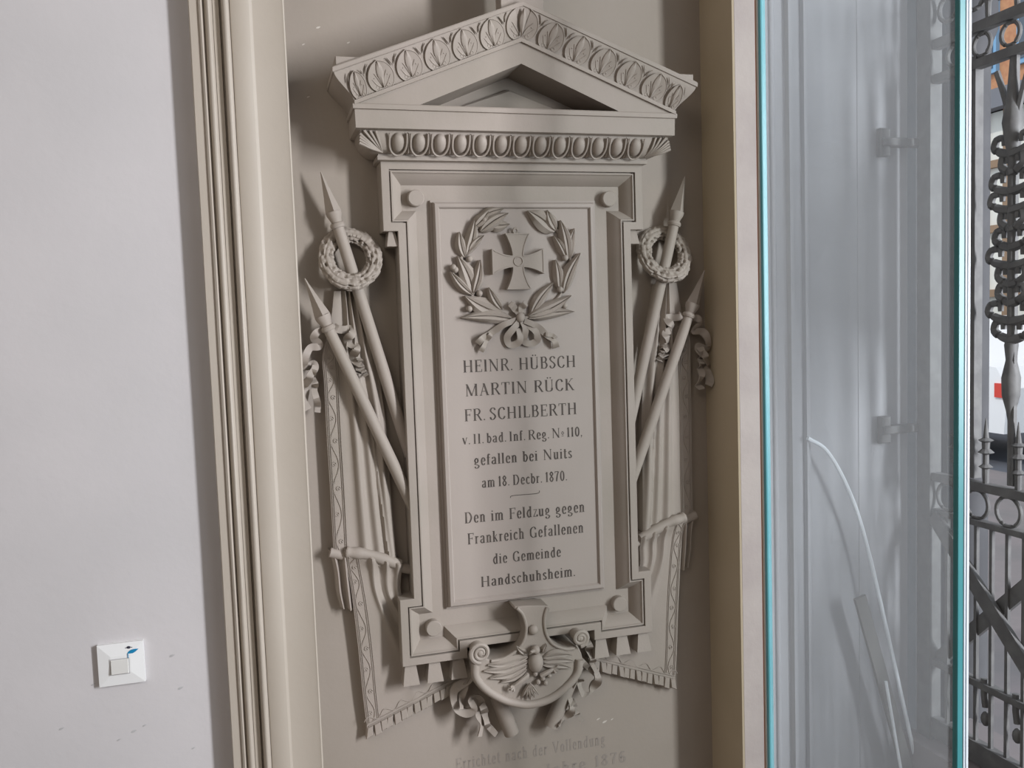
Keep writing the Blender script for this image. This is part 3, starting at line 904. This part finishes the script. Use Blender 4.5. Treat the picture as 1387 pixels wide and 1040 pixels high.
def lerp_rows(rows, v):
    n = len(rows)-1
    x = min(v*n, n-1e-6); i = int(x); t = x-i
    def q(side):
        pp = [Vector(rows[max(0, min(n, i+d))][side]) for d in (-1, 0, 1, 2)]
        return 0.5*((2*pp[1])+(pp[2]-pp[0])*t+(2*pp[0]-5*pp[1]+4*pp[2]-pp[3])*t*t+(3*pp[1]-pp[0]-3*pp[2]+pp[3])*t**3)
    return q(0), q(1)
def cloth(rows, yfun, nu, nv, name, root, yback=YB, edge=.004):
    v, f = [], []
    for j in range(nv+1):
        a, b = lerp_rows(rows, j/nv)
        for i in range(nu+1):
            u = i/nu
            p = a+(b-a)*u
            v.append((p.x, yfun(u, j/nv), p.y))
    W1 = nu+1
    for j in range(nv):
        for i in range(nu): f.append((j*W1+i, j*W1+i+1, (j+1)*W1+i+1, (j+1)*W1+i))
    n0 = len(v)
    per = [(0, i) for i in range(nu+1)]+[(j, nu) for j in range(1, nv+1)]+[(nv, i) for i in range(nu-1, -1, -1)]+[(j, 0) for j in range(nv-1, 0, -1)]
    for j, i in per:
        x, y, z = v[j*W1+i]
        v.append((x, yback+.001, z))
    m = len(per)
    for k in range(m):
        a = per[k]; b = per[(k+1) % m]
        f.append((a[0]*W1+a[1], n0+k, n0+(k+1) % m, b[0]*W1+b[1]))
    return MB().add(v, f).build(name, STONE, root, True)
def ridge(u, c, w_, a):
    d = (u-c)/w_
    return a*math.exp(-d*d)
def scroll_band(rows, y, wid, n, root, v0=0.0, v1=1.0, side=0):
    """thin incised border: two rails, a running wave and little roundels"""
    mb = MB()
    def P_(v, off):
        a, b = lerp_rows(rows, v)
        d = (b-a).normalized()
        return a+d*off
    N = 60
    vs_ = [v0+(v1-v0)*k/N for k in range(N+1)]
    for off in (.0030, .0058, wid-.003, wid):
        mb.add(*tube([(P_(t, off).x, y(t)+.0005, P_(t, off).y) for t in vs_], .00075, 5))
    pth = []
    for k in range(n*8+1):
        t = v0+(v1-v0)*k/(n*8)
        p = P_(t, wid*.5+wid*.24*math.sin(PI*k/8))
        pth.append((p.x, y(t)+.0005, p.y))
    mb.add(*tube(pth, .0008, 5))
    for k in range(n):
        t = v0+(v1-v0)*(k+.5)/n
        c = P_(t, wid*.5-wid*.10*(-1)**k)
        cc = [(c.x+wid*.15*math.cos(q*PI/4), y(t)+.0004, c.y+wid*.15*math.sin(q*PI/4)) for q in range(8)]
        mb.add(*tube(cc+[(c.x, y(t)+.0003, c.y)], .0007, 5))
    o = mb.build('scroll_border', STONE, root, True)
    return o

def banner(label):
    s = -1 if MX else 1
    rows = [[(-0.3377, 0.1649), (-0.2920, 0.1638)], [(-0.3435, 0.1256), (-0.2833, 0.1237)], [(-0.3504, 0.0916), (-0.2756, 0.0888)], [(-0.3633, 0.0525), (-0.2694, 0.0484)], [(-0.3633, -0.0004), (-0.2625, -0.0058)], [(-0.3633, -0.0937), (-0.2546, -0.1013)], [(-0.3620, -0.2015), (-0.2528, -0.2139)], [(-0.3615, -0.3131), (-0.2484, -0.3308)]]
    r = empty('draped_banner', (s*rows[-1][0][0], YB, -.66), label, 'banner', 'carved banners hanging beside the tablet')
    def yf(u, v):
        y = .041
        k = min(1, max(0, (u-.27)*6))
        y -= k*(ridge(u, .42+.10*v**1.5, .04+.05*v, .010)+ridge(u, .58+.16*v**2, .05+.03*v, .013-.004*v)+ridge(u, .76+.18*v**1.6, .05+.03*v, .011)+ridge(u, .93-.05*v, .05, .008*(1-v))+ridge(u, .52+.36*v**1.3, .022, .005*v))
        y -= ridge(u, .10, .25, .003)+.004*v
        return y
    cloth(rows, yf, 60, 40, 'upper_drape', r)
    scroll_band(rows, lambda v: yf(.12, v)-.0012, .0250, 12, r, .30, .985)
    # rolled top over the rail
    p, q = [(-0.3399, -0.3090), (-0.2411, -0.3444)]
    rl = [(p[0]+.001, .030, p[1]-.0005), (p[0]+.012, .028, p[1]-.0025), (p[0]+.04, .028, p[1]-.009), (q[0]-.001, .030, q[1]+.001)]
    P5 = smooth_path(rl, 5)
    MB().add(*tube(P5, [.0105+.0008*math.sin(i*1.1) for i in range(len(P5))], 12)).build('rolled_fold', STONE, r, True)
    lo = [[(-0.3428, -0.3012), (-0.2395, -0.3370)], [(-0.3402, -0.3300), (-0.2405, -0.3591)], [(-0.3338, -0.3787), (-0.2398, -0.4066)], [(-0.3279, -0.4558), (-0.2031, -0.4653)], [(-0.3241, -0.5189), (-0.1699, -0.5124)], [(-0.3206, -0.5893), (-0.1501, -0.5509)], [(-0.3161, -0.6482), (-0.1288, -0.5787)]]
    def yl(u, v):
        y = .034-.012*math.exp(-((v-.06)/.10)**2)+.012*math.exp(-(v/.022)**2)
        k = min(1, max(0, (u-.30)*6))*(1-.85*min(1, v*1.15))
        y -= k*(ridge(u, .46+.05*v, .06, .009)+ridge(u, .72+.05*v, .05, .008)+ridge(u, .93, .05, .007)-ridge(u, .60+.04*v, .03, .003))
        y += .006*max(0, v-.35)
        return y
    cloth(lo, yl, 50, 40, 'lower_drape', r)
    scroll_band(lo, lambda v: yl(.10, v)-.0012, .0250, 9, r, .03, .97)
    # foot band and fringe
    a, b = [(-0.3149, -0.6525), (-0.1246, -0.5817)]
    A = Vector(a); B = Vector(b); T = (B-A).normalized(); N = Vector((T.y, -T.x))
    up = -N*.026
    rb = [((A+up*k).to_tuple(), (B+up*k).to_tuple()) for k in (1, 0)]
    mb = MB()
    for k in (.22, .42):
        p0 = A+up*k+T*.004; p1 = B+up*k
        mb.add(*tube([(p0.x, .0366, p0.y), (p1.x, .0366, p1.y)], .0009, 5))
    pth = []
    for k in range(97):
        t = k/96; c = A+T*((B-A).length*t)+up*(.66+.20*math.sin(k*PI/8))
        pth.append((c.x, .0368, c.y))
    mb.add(*tube(pth, .0008, 5))
    mb.build('foot_border', STONE, r, True)
    nf = 15; Lf = (B-A).length/nf
    for k in range(nf):
        p0 = A+T*(Lf*k+.0002)+up*.18; p1 = A+T*(Lf*(k+1)-.0006-.0006*math.sin(k*3.1))+up*.18
        dn = Vector((.10*(1 if k % 3 else -1), -1)).normalized()
        l = .0215+.0015*math.sin(k*2.3)
        q = [p0, p1, p1+dn*l+T*.0008, p0+dn*l-T*.0004]
        MB().add(*prism([t.to_tuple() for t in q], .0352-.0008*math.sin(k*1.7), YB+.001, .0022)).build('tassel', STONE, r, True)
    # the loose fold behind the rail
    fo = [[(-0.3705, -0.3049), (-0.3317, -0.3201)], [(-0.3623, -0.3416), (-0.3332, -0.3518)], [(-0.3603, -0.3834), (-0.3308, -0.3869)], [(-0.3537, -0.4148), (-0.3297, -0.4206)]]
    cloth(fo, lambda u, v: .040-ridge(u, .22, .10, .010)-ridge(u, .72, .12, .016)+.004*v, 24, 12, 'hanging_fold', r)
    adopt(r)

def rail(label):
    s = -1 if MX else 1
    a, b = [(-0.3702, -0.3001), (-0.2193, -0.3537)]
    r = tag(MB().add(*tube([(a[0]+.002, .036, a[1]-.0085), (b[0], .036, b[1]-.004)], .0092, 14)).build('banner_rail', STONE, None, True), label, 'rail', 'rails under the banners')

def streamers(label):
    s = -1 if MX else 1
    (x0, z0), = [(-0.3638, 0.0961)]
    r = empty('ribbon_streamers', (s*x0, YB, z0-.13), label, 'ribbon', 'ribbons knotted under the outer lances')
    for pts, wd in (([(-0.3616, 0.0953), (-0.3729, 0.0920), (-0.3783, 0.0821), (-0.3701, 0.0730), (-0.3705, 0.0667), (-0.3841, 0.0660), (-0.3920, 0.0550), (-0.3979, 0.0351), (-0.3894, 0.0322), (-0.3806, 0.0368), (-0.3785, 0.0291), (-0.3877, 0.0170), (-0.3906, 0.0095), (-0.3998, -0.0026), (-0.3965, -0.0104), (-0.4000, -0.0305), (-0.3945, -0.0435)], .013),
                    ([(-0.3782, 0.0342), (-0.3842, 0.0142), (-0.3799, 0.0014), (-0.3817, -0.0112), (-0.3768, -0.0369), (-0.3787, -0.0496)], .011),
                    ([(-0.3427, 0.1022), (-0.3354, 0.0969), (-0.3242, 0.0952), (-0.3116, 0.0961), (-0.3108, 0.0871), (-0.3187, 0.0798), (-0.3153, 0.0707), (-0.3043, 0.0639), (-0.3059, 0.0563), (-0.3102, 0.0463), (-0.3067, 0.0385), (-0.2981, 0.0329)], .014),
                    ([(-0.3002, 0.0433), (-0.3023, 0.0255), (-0.3045, 0.0153)], .010), ([(-0.2990, 0.0407), (-0.2959, 0.0252), (-0.2890, 0.0107)], .010)):
        MB().add(*ribbon(pts, wd, .024, .006, 3.2, .004)).build('ribbon', STONE, r, True)
    adopt(r)

for MX in (False, True):
    sd = 'right' if MX else 'left'
    lance(S1[0], S1[1], S1[2], .022, .028, 'lance', 'inner carved lance %s of the tablet, threaded through a small wreath' % sd)
    lance(S2[0], S2[1], S2[2], .018, .018, 'lance', 'outer carved lance %s of the tablet, lower one with ribbons under its blade' % sd)
    ring('small leafy stone wreath ring hung on the inner lance %s of the tablet' % sd)
    banner('carved cloth banner with scroll border and fringe, hanging %s of the tablet' % sd)
    rail('short stone rail carrying the folded banner %s of the tablet' % sd)
    streamers('curling stone ribbon ends under the outer lance %s of the tablet' % sd)
MX = False

# ------------------------------------------------------------------ eagle cartouche under the tablet
YC = -.022
ca = empty('eagle_cartouche', (.01, YB, -.66), 'carved eagle shield with scrolled ends and ribbons beneath the tablet frame', 'shield')
CX = lambda pts: pts
body = [(-0.0374, -0.4333), (-0.0270, -0.4477), (-0.0204, -0.4645), (-0.0203, -0.4823), (-0.0290, -0.5032), (-0.0465, -0.5196), (-0.0701, -0.5270), (-0.0915, -0.5275), (-0.1012, -0.5208), (-0.1146, -0.5295), (-0.1220, -0.5390), (-0.1193, -0.5605), (-0.1036, -0.5848), (-0.0801, -0.6048), (-0.0555, -0.6200), (-0.0195, -0.6311), (0.0173, -0.6296), (0.0436, -0.6191), (0.0703, -0.6032), (0.0879, -0.5839), (0.0923, -0.5626), (0.0911, -0.5406), (0.0802, -0.5264), (0.0578, -0.5244), (0.0377, -0.5133), (0.0261, -0.4956), (0.0215, -0.4771), (0.0229, -0.4576), (0.0279, -0.4400)]
bs = [p.to_tuple() for p in smooth_path([Vector(p) for p in body], 3, True)]
# dished plate: profile follows the outline, centre is lower than its rolled rim
n = len(bs)
mb = MB()
mb.add(*prism(list(reversed(bs)) if area_sign(bs) < 0 else bs, YC, YB+.001, .0015))
mb.build('shield_plate', STONE, ca, True)
rim = smooth_path([Vector((p[0], YC-.001, p[1])) for p in [(-0.1181, -0.5290), (-0.1181, -0.5554), (-0.1006, -0.5810), (-0.0764, -0.6007), (-0.0517, -0.6142), (-0.0193, -0.6239), (0.0138, -0.6222), (0.0401, -0.6124), (0.0650, -0.5951), (0.0817, -0.5757), (0.0862, -0.5508)]], 5)
MB().add(*tube(rim, .0078, 10)).build('rolled_rim', STONE, ca, True)
MB().add(*tube(smooth_path([Vector((p[0], YC-.001, p[1])) for p in [(-0.0881, -0.5297), (-0.0666, -0.5292), (-0.0429, -0.5191), (-0.0254, -0.5037), (-0.0181, -0.4826), (-0.0189, -0.4647), (-0.0242, -0.4480), (-0.0345, -0.4350)]], 5), .0030, 8)).build('upper_edge', STONE, ca, True)
MB().add(*tube(smooth_path([Vector((p[0], YC-.001, p[1])) for p in [(0.0249, -0.4410), (0.0193, -0.4571), (0.0186, -0.4767), (0.0231, -0.4970), (0.0358, -0.5156), (0.0577, -0.5265), (0.0764, -0.5284)]], 5), .0030, 8)).build('upper_edge', STONE, ca, True)
for (c, r0) in (([(-0.1093, -0.5087)][0], .0195), ([(0.0872, -0.5071)][0], .0160)):
    sg = 1 if c[0] < 0 else -1
    pth = []
    for k in range(40):
        a = -PI*.5+sg*(-k*.30); rr = r0*(1-k/52)
        pth.append((c[0]+rr*math.cos(a), YC-.006-.004*k/40, c[1]+rr*math.sin(a)))
    MB().add(*tube(pth, [.0050-.0022*k/40 for k in range(40)], 8)).build('volute', STONE, ca, True)
    MB().add(*ball((c[0], YC-.006, c[1]), (r0*.45, .007, r0*.45))).build('volute_eye', STONE, ca, True)
    MB().add(*lathe((c[0], YB, c[1]), (c[0], YC, c[1]), [(0, r0*.7), (.07, r0*.7), (.077, r0*.6)], 20)).build('volute_back', STONE, ca, True)
MB().add(*ball(([(-0.0047, -0.4805)][0][0], YC-.002, [(-0.0047, -0.4805)][0][1]), (.0095, .009, .0098), 14, 9)).build('ball_boss', STONE, ca, True)
E8 = [(-0.0026, -0.5425), (-0.0036, -0.5174), (-0.0123, -0.5073), (-0.0440, -0.5366), (-0.0908, -0.5475), (0.0200, -0.5780), (-0.0182, -0.5724), (-0.0561, -0.5738), (-0.0170, -0.5922), (0.0180, -0.5275), (0.0130, -0.5698), (0.0316, -0.5617)]
MB().add(*ball((E8[0][0], YC-.004, E8[0][1]), (.0150, .0150, .0200), 16, 10)).build('eagle_body', STONE, ca, True)
hb = MB().add(*ball((E8[1][0], YC-.010, E8[1][1]+.001), (.0085, .0095, .0090), 12, 8))
hb.add(*tube([(E8[1][0]-.004, YC-.016, E8[1][1]+.002), (E8[1][0]-.011, YC-.018, E8[1][1]+.001), (E8[1][0]-.014, YC-.016, E8[1][1]-.004)], [.0042, .0030, .0010], 8))
hb.build('eagle_head', STONE, ca, True)
for a, b, wd in (([(-0.0179, -0.5303), (-0.0952, -0.5371)], 0, .014), ([(-0.0182, -0.5374), (-0.1009, -0.5468)], 0, .015), ([(-0.0202, -0.5443), (-0.0908, -0.5606)], 0, .014), ([(-0.0223, -0.5511), (-0.0733, -0.5685)], 0, .012),
                 ([(-0.0177, -0.5232), (-0.0389, -0.5096)], 0, .013), ([(0.0147, -0.5349), (0.0702, -0.5355)], 0, .013), ([(0.0145, -0.5421), (0.0736, -0.5468)], 0, .013), ([(0.0143, -0.5492), (0.0676, -0.5604)], 0, .012), ([(0.0132, -0.5275), (0.0192, -0.5123)], 0, .012)) if False else [(q, 0, w_) for q, w_ in (
                 ([(-0.0179, -0.5303), (-0.0951, -0.5353)], .024), ([(-0.0164, -0.5384), (-0.1037, -0.5457)], .026), ([(-0.0185, -0.5463), (-0.0925, -0.5607)], .025), ([(-0.0205, -0.5531), (-0.0716, -0.5716)], .020),
                 ([(-0.0177, -0.5250), (-0.0388, -0.5079)], .013), ([(0.0129, -0.5365), (0.0701, -0.5391)], .021), ([(0.0126, -0.5436), (0.0743, -0.5513)], .022), ([(0.0124, -0.5507), (0.0675, -0.5641)], .020), ([(0.0132, -0.5275), (0.0199, -0.5106)], .012))]:
    MB().add(*leaf(a[0], a[1], wd, YC+.001, .009, .001, .06)).build('wing_feather', STONE, ca, True)
for dx in (-48, -24, 0, 24, 48):
    k = dx/4/820
    t0 = [(-0.0167, -0.5805)][0]; t1 = [(-0.0171, -0.6120)][0]
    MB().add(*leaf(t0, (t1[0]+k*1.1, t1[1]+abs(k)*.5), .0075, YC-.006, .006)).build('tail_feather', STONE, ca, True)
for i, (a, b) in enumerate(([(-0.0209, -0.5650), (-0.0485, -0.5805)], [(0.0062, -0.5690), (0.0304, -0.5582)])):
    MB().add(*tube([(a[0], YC-.008, a[1]), ((a[0]+b[0])/2, YC-.013, (a[1]+b[1])/2+.002), (b[0], YC-.010, b[1])], [.0055, .0045, .0030], 8)).build('leg', STONE, ca, True)
    for q in (-.8, 0, .8):
        a2 = (-2.5 if i == 0 else -.4)+q
        MB().add(*tube([(b[0], YC-.011, b[1]), (b[0]+.007*math.cos(a2), YC-.014, b[1]+.007*math.sin(a2)), (b[0]+.011*math.cos(a2), YC-.007, b[1]+.011*math.sin(a2))], [.0026, .0022, .0009], 6)).build('claw', STONE, ca, True)
for x, z in [(-0.0209, -0.5650), (-0.0046, -0.5639), (0.0097, -0.5749), (0.0226, -0.5714), (0.0148, -0.5846), (0.0302, -0.5636), (0.0003, -0.5807)]:
    MB().add(*ball((x, YC-.006, z), (.0052, .006, .0052), 8, 6)).build('oak_sprig_lump', STONE, ca, True)
adopt(ca)
# crossed staffs and the ribbons below the shield
for a, b, nm, lb in (([(-0.0772, -0.6019), (-0.0370, -0.7036)], 0, 'staff', 'short carved staff end slanting down from the left of the eagle shield'),
                     ([(0.0910, -0.6046), (0.0443, -0.6998)], 0, 'staff', 'short carved staff end slanting down from the right of the eagle shield')) if False else (
                     ([(-0.0667, -0.6182), (-0.0392, -0.7003)], 0, 'staff', 'short carved staff end slanting down from the left of the eagle shield'),
                     ([(0.0891, -0.6043), (0.0417, -0.6994)], 0, 'staff', 'short carved staff end slanting down from the right of the eagle shield')):
    v, f = tube([(a[0][0], .030, a[0][1]), (a[1][0], .030, a[1][1])], .0150, 18)
    tag(MB().add(v, f).build(nm, STONE, None, True), lb, 'staff', 'crossed staff ends under the shield')
for lb, lists in (('curling stone ribbon hanging from the left volute of the eagle shield',
                   ([(-0.1035, -0.5359), (-0.1114, -0.5563), (-0.1246, -0.5724), (-0.1466, -0.5870), (-0.1526, -0.6040), (-0.1483, -0.6299), (-0.1308, -0.6398), (-0.1161, -0.6313), (-0.1226, -0.6123), (-0.1081, -0.6109), (-0.0979, -0.6270), (-0.1077, -0.6472), (-0.1010, -0.6628), (-0.1074, -0.6872)], [(-0.0997, -0.6267), (-0.0933, -0.6495), (-0.0904, -0.6718), (-0.0746, -0.6890)], [(-0.1209, -0.5227), (-0.1264, -0.5434), (-0.1191, -0.5678), (-0.1121, -0.5742)], [(-0.0999, -0.5382), (-0.1023, -0.5540), (-0.1119, -0.5688), (-0.1323, -0.5856), (-0.1370, -0.6136), (-0.1411, -0.6274)])),
                  ('curling stone ribbon hanging from the right volute of the eagle shield',
                   ([(0.0914, -0.5412), (0.0966, -0.5604), (0.1133, -0.5814), (0.1359, -0.6053)], [(0.1055, -0.5840), (0.0837, -0.6069), (0.0791, -0.6322), (0.0803, -0.6548), (0.0778, -0.6731), (0.0640, -0.6858), (0.0523, -0.6933)], [(0.1343, -0.5956), (0.1356, -0.6183), (0.1233, -0.6390), (0.1040, -0.6360), (0.1007, -0.6169), (0.1010, -0.6057)], [(0.0823, -0.6514), (0.0875, -0.6709), (0.1004, -0.6917)], [(0.1186, -0.5338), (0.1254, -0.5645), (0.1323, -0.5954)]))):
    r = empty('shield_ribbon', (lists[0][-1][0], YB, lists[0][-1][1]), lb, 'ribbon', 'ribbons hanging from the shield')
    for pts in lists:
        MB().add(*ribbon(pts, .0135, .016, .007, 2.2, .005, taper=(1.05, .7))).build('ribbon', STONE, r, True)
    adopt(r)

# ------------------------------------------------------------------ glass door leaf
gd = empty('glass_pane', (.466, -.32, ZF), 'tall dusty clear glass pane with green polished edges beside the pier', 'glass pane')
obj('pane', [(.4665, -.563, ZF), (.4665, -.078, ZF), (.4665, -.078, 1.4), (.4665, -.563, 1.4)], [(3, 2, 1, 0)], GLASS, gd)
MB().add(*box(.4625, .4735, -.0775, -.0700, ZF, 1.4, .001)).build('far_edge', EDGE, gd)
MB().add(*box(.4610, .4712, -.5720, -.5635, ZF, 1.4, .001)).build('near_edge', EDGE2, gd)
MB().add(*box(.4722, .4752, -.5720, -.5660, ZF, 1.4, .0006)).add(*box(.4768, .4812, -.5720, -.5660, ZF, 1.4, .0006)).build('glare_strip', GLARE, gd)  # pale strips put the white glare of the glass edge into colour
adopt(gd)
tag(MB().add(*tube(smooth_path([(.640, .045, -.170), (.690, .045, -.205), (.745, .045, -.300), (.790, .045, -.43), (.860, .040, -.72), (.925, .035, -1.0), (1.0, .02, -1.35)], 8), .0045, 8)).build('pale_reflection', STREAK, None, True), 'pale curved streak of reflection on the glass, built as a thin tube', 'tube')  # solid tubes added to stand for reflection streaks on the pane
tag(MB().add(*tube([(.815, .02, -.72), (.845, .02, -.88), (.87, .01, -1.05)], .0035, 8)).build('pale_reflection', STREAK, None, True), 'short pale streak of reflection low on the glass, built as a thin tube', 'tube')
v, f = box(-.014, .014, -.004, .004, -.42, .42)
bd = MB().add(v, f).build('dark_reflection', DARKSTREAK)  # dark strip added for the same reflection on the pane
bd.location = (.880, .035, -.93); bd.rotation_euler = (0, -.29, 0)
tag(bd, 'narrow dark streak of reflection low on the glass pane, built as a board', 'board')

# ------------------------------------------------------------------ wrought iron gate, at right angles to the niche
XG = .95
gt = empty('iron_gate', (XG, -.3, ZF), 'dark wrought iron gate with scrolls, spikes and crossed braces behind the glass', 'gate')
YG0, YG1 = .055, -.62
def gbar(y0, z0, y1, z1, w_, d, name='rail', x=XG):
    a = Vector((x, y0, z0)); b = Vector((x, y1, z1)); t = (b-a).normalized(); n_ = Vector((0, -t.z, t.y))*w_/2; dx = Vector((d/2, 0, 0))
    v = [a-n_-dx, a+n_-dx, a+n_+dx, a-n_+dx, b-n_-dx, b+n_-dx, b+n_+dx, b-n_+dx]
    return MB().add(v, [(0,1,2,3),(7,6,5,4),(0,4,5,1),(1,5,6,2),(2,6,7,3),(3,7,4,0)]).build(name, IRON, gt)
def tubeg(pts, r, name, n_=8):
    return MB().add(*tube([(XG, y, z) for y, z in pts], r, n_)).build(name, IRON, gt, True)
gbar(.045, ZF+.35, .045, 1.2, .040, .030, 'hinge_post')
for z, w_ in ((-.845, .045), (-.695, .014), (-.352, .012), (-.275, .018), (.583, .018), (.655, .020), (1.1, .03)):
    gbar(YG0-.01, z, YG1, z, w_, .020, 'rail')
for y in [-.012-.0405*k for k in range(15)]:
    if y < YG1: break
    gbar(y, -.845, y, -.352, .0075, .0075, 'bar')
# crossed flat braces in the lower panel
gbar(.02, -.36, -.31, -.69, .034, .010, 'brace', XG-.010)
gbar(.02, -.69, -.31, -.36, .030, .010, 'brace', XG+.006)
gbar(-.31, -.36, -.62, -.69, .034, .010, 'brace', XG-.010)
gbar(-.31, -.69, -.62, -.36, .030, .010, 'brace', XG+.006)
# rings of the narrow band and spikes standing on it
def circ(y, z, r, k0=0, k1=2*PI, n_=20): return [(y+r*math.cos(k0+(k1-k0)*i/n_), z+r*math.sin(k0+(k1-k0)*i/n_)) for i in range(n_+1)]
for k in range(8):
    y = -.012-.081*k
    tubeg(circ(y, -.314, .030), .0042, 'ring')
for k in range(8):
    y = -.035-.081*k
    zs = -.266
    MB().add(*lathe((XG, y, zs), (XG, y, 1), [(0, .006), (.03, .007), (.034, .014), (.040, .006), (.060, .006), (.064, .016), (.072, .007), (.085, .008), (.089, .015), (.094, .006), (.135, .001)], 10)).build('spike', IRON, gt)
    tubeg([(y, -.68), (y, -.715), (y-.004, -.74)], .007, 'pendant')
    MB().add(*ball((XG, y-.004, -.765), (.010, .010, .016), 8, 6)).build('pendant_knob', IRON, gt, True)
# upright plain bars and the rich openwork uprights above
for k in range(6):
    y = -.075-.122*k
    if k and y > YG1: gbar(y+.012, -.26, y+.012, .58, .008, .008, 'bar')
gbar(-.072, -.26, -.072, .60, .036, .020, 'stile', XG+.004)
MB().add(*tube([(XG-.010, -.060, -.26), (XG-.010, -.060, .60)], .010, 12)).build('stile_roll', IRON, gt, True)
random.seed(11)
for k in range(5):
    y = -.178-.118*k
    MB().add(*lathe((XG, y, -.26), (XG, y, 1), [(0, .006), (.13, .006), (.15, .009), (.18, .0165), (.215, .0175), (.25, .010), (.28, .013), (.30, .008), (.50, .009), (.64, .009), (.67, .014), (.71, .020), (.76, .012), (.84, .006)], 10)).build('baluster', IRON, gt, True)
    for j in range(11):
        z = .03+.036*j
        sgn = -1 if j % 2 else 1
        for s in (-1, 1):
            q_ = 1+.35*math.sin(j*1.9)
            pts = [(y, z), (y+s*.022*q_, z+.004), (y+s*.044*q_, z+.016), (y+s*.040*q_, z+.034), (y+s*.024*q_, z+.034), (y+s*.022*q_, z+.020)]
            MB().add(*tube(smooth_path([(XG+s*.003, a, b) for a, b in pts], 4), [.0098-.00022*q for q in range(21)], 6)).build('scroll', IRON, gt, True)
    for s in (-1, 1):
        MB().add(*tube(smooth_path([(XG, y+s*.040, .555), (XG, y+s*.020, .50), (XG, y+s*.004, .44)], 5), .006, 6)).build('scroll', IRON, gt, True)
# openwork above the two upper rails
for k in range(9):
    y = -.01-.07*k
    tubeg(circ(y, .685+.035, .026), .005, 'ring')
    MB().add(*lathe((XG, y-.035, .665), (XG, y-.035, 2), [(0, .005), (.03, .006), (.05, .014), (.07, .006), (.12, .004)], 8)).build('spike', IRON, gt)
    tubeg(circ(y-.02, .619, .022), .0045, 'ring')
adopt(gt)
for z, lb in ((.458, 'upper iron hinge strap of the gate fixed to the grey jamb'), (-.170, 'lower iron hinge strap of the gate fixed to the grey jamb')):
    h = empty('gate_hinge', (.87, .07, z), lb, 'hinge', 'hinge straps of the iron gate')
    MB().add(*box(.845, .945, .058, .0795, z-.009, z+.009, .002)).build('strap', IRON, h)
    MB().add(*box(.842, .868, .066, .0798, z-.030, z+.030, .002)).build('plate', IRON, h)
    adopt(h)

# ------------------------------------------------------------------ outside: sill, paving, street, house, car
struct('floor_sill', MB().add(*box(.90, 1.10, -1.2, .08, ZF, -.875, .004)), PAVE)
struct('floor_pavement', MB().add(*box(1.105, 6.2, -8, 20, ZF-.1, ZF)), PAVE)
struct('floor_street', MB().add(*box(6.2, 15, -8, 40, ZF-.12, ZF-.05)), ROAD)
pp = empty('portal_column', (1.16, .02, ZF), 'pale fluted stone column outside the gate', 'column')
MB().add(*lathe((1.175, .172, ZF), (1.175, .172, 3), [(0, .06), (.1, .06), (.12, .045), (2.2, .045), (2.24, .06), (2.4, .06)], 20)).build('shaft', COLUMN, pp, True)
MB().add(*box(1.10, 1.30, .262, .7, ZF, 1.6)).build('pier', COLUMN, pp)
adopt(pp)
hs = empty('town_house', (15.5, 12, ZF), 'white house across the street with brown timbers, orange brick and blue windows', 'house')
MB().add(*box(15.2, 20, 2, 24, ZF, 4.2)).build('ground_floor_wall', RENDERW, hs)
MB().add(*box(15.1, 20, 2, 15.2, 4.2, 9)).build('upper_wall', ORANGE, hs)
MB().add(*box(14.8, 20, 2, 24, 4.2, 4.6)).build('eaves', TILE, hs)
for k in range(24):
    MB().add(*box(15.1, 15.2, 9+k*.62, 9.14+k*.62, ZF, 4.2)).build('timber', TIMBER, hs)
for z in (.2, 1.6, 3.0):
    MB().add(*box(15.08, 15.2, 2, 24, z, z+.16)).build('timber', TIMBER, hs)
for k in range(8):
    y = 10.4+k*.95
    if y < 14.8:
        wn = MB().add(*box(15.0, 15.1, y, y+.42, 5.0, 7.4)).build('window', BLUEF, hs)
        MB().add(*box(14.98, 15.0, y+.08, y+.34, 5.1, 7.3)).build('pane', PANE, wn)
adopt(hs)
def car(x, y, label):
    r = empty('parked_car', (x, y, ZF), label, 'car')
    pr = [(-2.0, .30), (-2.05, .75), (-1.9, .95), (-1.55, 1.0), (-1.1, 1.42), (.5, 1.45), (1.15, 1.02), (1.95, .88), (2.1, .6), (2.05, .30)]
    def body(pr, x0, x1):
        n = len(pr)
        v = [(x0, y+p[0], ZF+p[1]) for p in pr]+[(x1, y+p[0], ZF+p[1]) for p in pr]
        f = [tuple(range(n)), tuple(reversed(range(n, 2*n)))]+[(i, n+i, n+(i+1) % n, (i+1) % n) for i in range(n)]
        return v, f
    MB().add(*body(pr, x-.8, x+.8)).build('body', CARW, r)
    MB().add(*body([(-1.4, 1.0), (-1.02, 1.34), (.42, 1.37), (.95, 1.02)], x-.81, x+.81)).build('window', PANE, r)
    for q in (-1.3, 1.3):
        for s in (-1, 1):
            MB().add(*lathe((x+s*.83, y+q, ZF+.32), (x+s*.6, y+q, ZF+.32), [(0, .18), (.01, .31), (.2, .31)], 18)).build('wheel', RUBBER, r, True)
    MB().add(*box(x-.82, x-.70, y-2.06, y-1.90, ZF+.66, ZF+.80)).build('tail_lamp', CARR, r)
    adopt(r)
car(12.6, 13.9, 'white parked car across the street seen through the gate')
car(7.3, 7.4, 'white car parked on the near side of the street behind the gate spikes')
